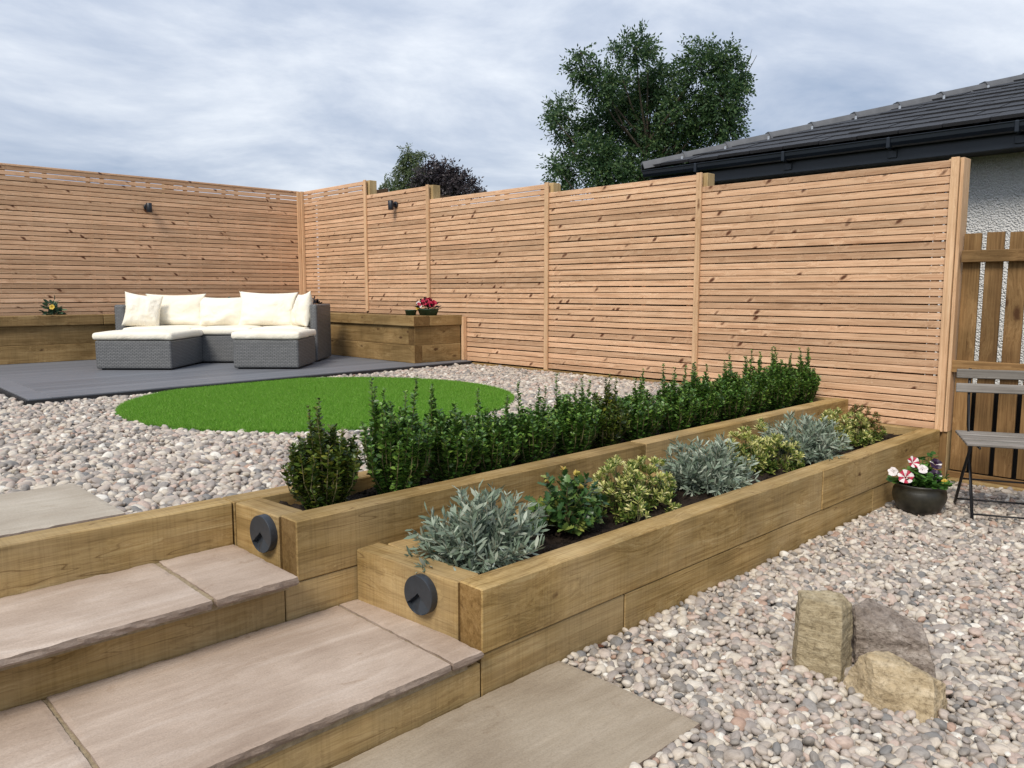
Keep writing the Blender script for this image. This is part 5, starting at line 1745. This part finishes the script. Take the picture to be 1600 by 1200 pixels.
def begonia_tub():
    x, y, z = 4.985, 6.47, 0.944
    y = 6.36
    root = empty('flower_tub', (x, y, z), 'dark green tub of red flowers standing on the right planter corner', 'flower tub')
    link('tub', lathe_mesh('tub', [(0.085, 0), (0.105, 0.055), (0.110, 0.058), (0.110, 0.064), (0.102, 0.064), (0.098, 0.05)], M_TUB, 28), root, (x, y, z))
    n = 90
    p, u = mound(n, 0.115, 0.11, 0.10, 0.4)
    p[:, 2] += 0.05
    link('foliage', leaf_mesh('foliage', LEAF_OVAL, p, u + np.array([0, 0, 0.2]), rng.uniform(0.03, 0.05, n), M_DARKLEAF), root, (x, y, z))
    for k in range(17):
        a = rng.uniform(0, 6.28); rr = rng.uniform(0.02, 0.11)
        c = Vector((x + rr * math.cos(a), y + rr * math.sin(a), z + 0.085 + 0.065 * (1 - rr / 0.13) + rng.uniform(0, 0.02)))
        one_flower(root, c, Vector((-0.6, -0.6, 0.5)) + Vector(rng.normal(0, 0.4, 3)), rng.uniform(0.022, 0.034), 'red')
    for dx, dz in ((-0.10, 0.12), (-0.085, 0.095), (-0.105, 0.07)):
        one_flower(root, Vector((x + dx * 0.7, y - dx * 0.7, z + dz)), Vector((-0.6, -0.6, 0.4)), 0.024, 'white' if dz > 0.08 else 'yellow')
    x2, y2 = 4.86, 6.485
    r2 = empty('plant_tub', (x2, y2, z), 'smaller empty green tub beside the red flowers on the planter', 'tub')
    link('tub', lathe_mesh('tub', [(0.050, 0), (0.058, 0.045), (0.064, 0.048), (0.064, 0.054), (0.056, 0.054), (0.053, 0.03)], M_TUB, 28), r2, (x2, y2, z))
    link('soil', lathe_mesh('soil', [(0.053, 0.028), (0.052, 0.036), (0.02, 0.040)], M_SOIL, 20), r2, (x2, y2, z))


begonia_tub()


def low_plant(x, y, z, r, h, mat, label, n=70, leaf=0.06, yellow=0):
    root = empty('bedding_plant', (x, y, z), label, 'plant')
    p, u = mound(n, r, r * 0.8, h, 0.5)
    SV, SF = [], []
    for q in range(0, n, 5): tube(SV, SF, [(0, 0, -0.02), p[q] * 0.5 + np.array([0, 0, 0.01]), p[q]], [0.004, 0.003, 0.002], 4)
    link('stems', np_mesh('stems', SV, SF, M_STEM), root, (x, y, z))
    S = rng.uniform(0.6, 1.1, n) * leaf
    link('foliage', leaf_mesh('foliage', LEAF_OVAL, p, u + rng.normal(0, 0.4, (n, 3)), np.c_[S, S * 1.2, S], mat), root, (x, y, z))
    for k in range(yellow):
        one_flower(root, Vector((x - 0.03, y - 0.07, z + h * 0.55)), Vector((-0.6, -0.8, 0.3)), 0.028, 'yellow')


low_plant(2.33, 9.25, 0.93, 0.085, 0.17, M_GLAUC, 'blue green leafy plant with a yellow flower in the left planter', 90, 0.07, 1)
low_plant(4.25, 9.27, 0.92, 0.14, 0.20, M_GLAUC, 'green plant just showing above the middle sofa cushion', 60, 0.06)
low_plant(5.10, 8.75, 0.90, 0.13, 0.20, M_DARKLEAF, 'dark purple leaved plant behind the right sofa cushion', 60, 0.06)

# ------------------------------------------------------------------ folding chair
def folding_chair():
    w = Vector((0.43, -0.903, 0)); f = Vector((-0.903, -0.43, 0))      # chair's right-hand axis seen from the front, facing direction
    o = Vector((4.807, 1.387, 0))                                      # rear left foot
    root = empty('folding_chair', (o + w * 0.19 + f * 0.16)[:], 'folding bistro chair with grey wood slats and black metal legs', 'chair')
    base = o
    W = 0.40
    def P(a, b, z): return base + w * a + f * b + Vector((0, 0, z))
    def bar(name, pts, r=0.0075):
        V, F = [], []
        tube(V, F, pts, r, 8)
        c = Vector(pts[0])
        link(name, np_mesh(name, [Vector(v) - c for v in V], F, M_BLACKMETAL, True), root, c)
    for a in (0.03, W - 0.03):
        # front foot up to the backrest
        bar('back_leg', [P(a, 0.330, 0.0), P(a, 0.19, 0.24), P(a, 0.055, 0.46), P(a, 0.020, 0.60), P(a, 0.005, 0.765)], 0.008)
    for a in (0.0, W):
        bar('front_leg', [P(a, -0.03, 0.006), P(a, 0.0, 0.012), P(a, 0.17, 0.215), P(a, 0.345, 0.392)], 0.008)
    bar('stretcher', [P(0.0, 0.02, 0.035), P(W, 0.02, 0.035)], 0.005)
    bar('stretcher', [P(0.03, 0.315, 0.028), P(W - 0.03, 0.315, 0.028)], 0.005)
    bar('stretcher', [P(0.0, 0.135, 0.175), P(W, 0.135, 0.175)], 0.005)
    bar('seat_rail', [P(0.03, 0.055, 0.404), P(0.03, 0.40, 0.392)], 0.006)
    bar('seat_rail', [P(W - 0.03, 0.055, 0.404), P(W - 0.03, 0.40, 0.392)], 0.006)
    rz = math.atan2(w.y, w.x)
    me = box_mesh(W + 0.06, 0.052, 0.016, M_GREYWOOD, 0.004)
    for k in range(6):
        b = 0.075 + k * 0.060
        link('seat_slat', me, root, P(W / 2, b, 0.4185 - k * 0.002), (0, 0, rz))
    me = box_mesh(W + 0.075, 0.016, 0.050, M_GREYWOOD, 0.004)
    link('back_slat', me, root, P(W / 2, 0.026, 0.737), (R(-3), 0, rz))
    link('back_slat', me, root, P(W / 2, 0.034, 0.660), (R(-3), 0, rz))
    # pebble on the seat
    bm = bmesh.new(); bmesh.ops.create_icosphere(bm, subdivisions=3, radius=1)
    for v in bm.verts: v.co = Vector((v.co.x * 0.024, v.co.y * 0.017, v.co.z * 0.010)) * (1 + 0.15 * mnoise.noise(v.co * 1.5))
    p = link('pebble', bm_mesh('pebble', bm, M_WHITESTONE, True), None, P(0.285, 0.26, 0.4305))
    tag(p, 'small white pebble lying on the folding chair seat', 'pebble')


folding_chair()

# dry leaves by the patio corner
DL = ('red brown dry leaf on the pebbles nearest the lower bed', 'red brown dry leaf on the pebbles farthest from the patio slab', 'red brown dry leaf lying against the edge of the patio slab')
for k, (x, y, rz) in enumerate(((1.95, 1.60, 0.3), (2.12, 1.50, 1.7), (1.86, 1.42, 2.6))):
    V = [(v[0] * 0.04, v[1] * 0.04, v[2] * 0.08) for v in LEAF_OVAL[0]]
    F = [tuple(f) for f in LEAF_OVAL[1]]
    V2 = V + [(a, b, c - 0.0008) for a, b, c in V]
    F2 = F + [tuple(i + len(V) for i in f[::-1]) for f in F]
    o = link('dry_leaf', np_mesh('dry_leaf', V2, F2, M_DRYLEAF), None, (x, y, 0.012), (0.15, 0.2, rz))
    tag(o, DL[k], 'leaf', 'dry leaves by the patio slab')

# ------------------------------------------------------------------ trees beyond the fence
CAMV = Vector((0, 0, 1.185))
FWD = Vector((math.cos(R(45.9)), math.sin(R(45.9)), 0)); RGT = Vector((FWD.y, -FWD.x, 0))


def tree(name, trunk_xy, lobes, mat, label, leaf, per, droop=0.3, group=None, trunk_r=0.18, bare=0):
    """lobes: (offset along RGT, depth offset, z, radius). Real positions round the trunk."""
    tx, ty = trunk_xy
    root = empty(name, (tx, ty, -0.04), label, 'tree', group)
    SV, SF = [], []
    zs = [l[2] for l in lobes]
    ztop = max(zs) * 0.72
    trunk = [Vector((0, 0, 0)), Vector((0.05, 0.03, ztop * 0.35)), Vector((-0.04, 0.06, ztop * 0.7)), Vector((0.02, 0.0, ztop))]
    tube(SV, SF, trunk, [trunk_r, trunk_r * 0.8, trunk_r * 0.55, trunk_r * 0.25], 10)
    B, Dd, S = [], [], []
    for (a, b, z, r) in lobes:
        c = RGT * a + FWD * b + Vector((0, 0, z))
        zs_ = min(max(0.25 * ztop, z - 0.9 - abs(a) * 0.6), ztop * 0.95)
        s0 = Vector((0, 0, zs_))
        midp = s0.lerp(c, 0.5) + Vector((0, 0, -0.15))
        tube(SV, SF, [s0, midp, c], [trunk_r * 0.36, trunk_r * 0.22, trunk_r * 0.08], 7)
        nsp = int(per * r * r)
        dirs = unit(rng.normal(size=(nsp, 3)))
        rr = r * (rng.random(nsp) ** 0.38) * (1 + 0.22 * np.sin(dirs[:, 0] * 5 + a) * np.cos(dirs[:, 2] * 4))
        pos = np.array(c) + dirs * rr[:, None] * np.array([1, 1, 0.92])
        for q in range(min(nsp, 12)):
            pq = Vector(pos[q]); tube(SV, SF, [c, c.lerp(pq, 0.6) + Vector((0, 0, -0.04)), pq], [trunk_r * 0.08, trunk_r * 0.05, trunk_r * 0.02], 4)
        k = 9
        axis = unit(dirs + np.array([0, 0, -droop]) + rng.normal(0, 0.35, (nsp, 3)))
        sidev = unit(np.cross(axis, rng.normal(size=(nsp, 3))))
        for j in range(k):
            t = (j // 2) / (k // 2)
            sg = 1 if j % 2 else -1
            p = pos + axis * (t * leaf * 2.4)
            d = axis * 0.6 + sidev * (sg * 0.9) if j < k - 1 else axis
            B.append(p); Dd.append(d + rng.normal(0, 0.15, (nsp, 3))); S.append(leaf * rng.uniform(0.75, 1.15, nsp))
    if bare:
        for (a, b, z, a2, z2) in bare:
            p0 = RGT * a + FWD * b + Vector((0, 0, z)); p1 = RGT * a2 + FWD * b + Vector((0, 0, z2))
            tube(SV, SF, [p0, p0.lerp(p1, 0.5) + Vector((0, 0, -0.05)), p1], [0.02, 0.012, 0.006], 5)
    link('trunk', np_mesh('trunk', SV, SF, M_BARK), root, (tx, ty, -0.04))
    link('crown', leaf_mesh('crown', LEAF_QUAD, np.concatenate(B), np.concatenate(Dd), np.concatenate(S), mat, rng.uniform(0, 6.28, sum(len(b) for b in B))), root, (tx, ty, -0.04))


def lobes_from(cx, dist, lst, depth):
    """lay crown lobes out by size: list of (across px, up px, radius px) measured on the photograph, turned into metres at the tree's own distance"""
    out = []
    ppm = 1238.0 / dist
    for i, (x, y, r) in enumerate(lst):
        p = R(6.68)
        def ray(px, py):
            u, v = (px - 800) / 1238.0, (600 - py) / 1238.0
            fwd = math.cos(p) + v * math.sin(p)
            return u / fwd * dist, 1.185 + (v * math.cos(p) - math.sin(p)) / fwd * dist
        ax, az = ray(x, y)
        out.append((ax - (cx - 800) / 1238.0 * dist, random.uniform(-depth, depth), az + 0.04, max(r - 8, r * 0.55) / ppm))
    return out


def at_bearing(px, dist):
    k = (px - 800) / 1238.0
    p = FWD * dist + RGT * (k * dist)
    return (p.x, p.y)


ASH = [(985, 92, 30), (960, 75, 14), (1010, 80, 18), (1028, 98, 20), (905, 118, 26), (903, 98, 12), (935, 140, 34), (880, 165, 28), (862, 185, 16), (868, 205, 16), (985, 140, 44), (1040, 130, 40), (1085, 108, 36), (1105, 82, 16), (1130, 100, 24),
       (1135, 135, 30), (1115, 165, 40), (1065, 180, 48), (1000, 190, 46), (945, 190, 40), (905, 205, 26), (925, 245, 36), (890, 250, 26), (862, 265, 18), (880, 285, 30), (950, 275, 44), (1010, 250, 46), (1070, 230, 46),
       (1120, 205, 34), (1140, 190, 18), (1030, 290, 46), (1090, 285, 40)]
tree('ash_tree', at_bearing(1005, 20.0), lobes_from(1005, 20.0, ASH, 0.9), M_ASH,
     'tall loose green tree rising behind the fence beside the house roof', 0.100, 1250, 0.35, trunk_r=0.10,
     bare=[(2.1, 0, 6.0, 2.62, 6.9), (2.25, 0, 6.2, 2.5, 7.05), (-2.1, 0, 5.2, -2.5, 5.0), (-0.9, 0.2, 6.2, -1.0, 6.75)])
BIRCH = [(640, 250, 22), (655, 238, 12), (635, 238, 14), (628, 268, 20), (652, 268, 20), (618, 285, 14), (640, 295, 26), (660, 290, 20), (620, 300, 20)]
tree('birch_tree', at_bearing(640, 36.0), lobes_from(640, 36.0, BIRCH, 0.5), M_BIRCH, 'pale green feathery tree top, left of the dark purple one', 0.12, 800, 1.1, 'far trees beyond the fence', 0.12)
tree('small_tree', at_bearing(604, 33.0), lobes_from(604, 33.0, [(604, 285, 12), (598, 292, 9), (610, 296, 14)], 0.2), M_BIRCH, 'small green tree tip left of the feathery tree', 0.12, 420, 0.2, 'far trees beyond the fence', 0.08)
MAPLE = [(680, 262, 17), (700, 266, 18), (664, 275, 18), (716, 280, 20), (690, 285, 26), (735, 290, 15), (672, 298, 22), (708, 300, 24), (742, 300, 12), (655, 295, 14)]
tree('maple_tree', at_bearing(698, 34.0), lobes_from(698, 34.0, MAPLE, 0.6), M_MAPLE, 'round dark purple tree behind the second and third fence panels', 0.15, 900, 0.1, 'far trees beyond the fence', 0.14)
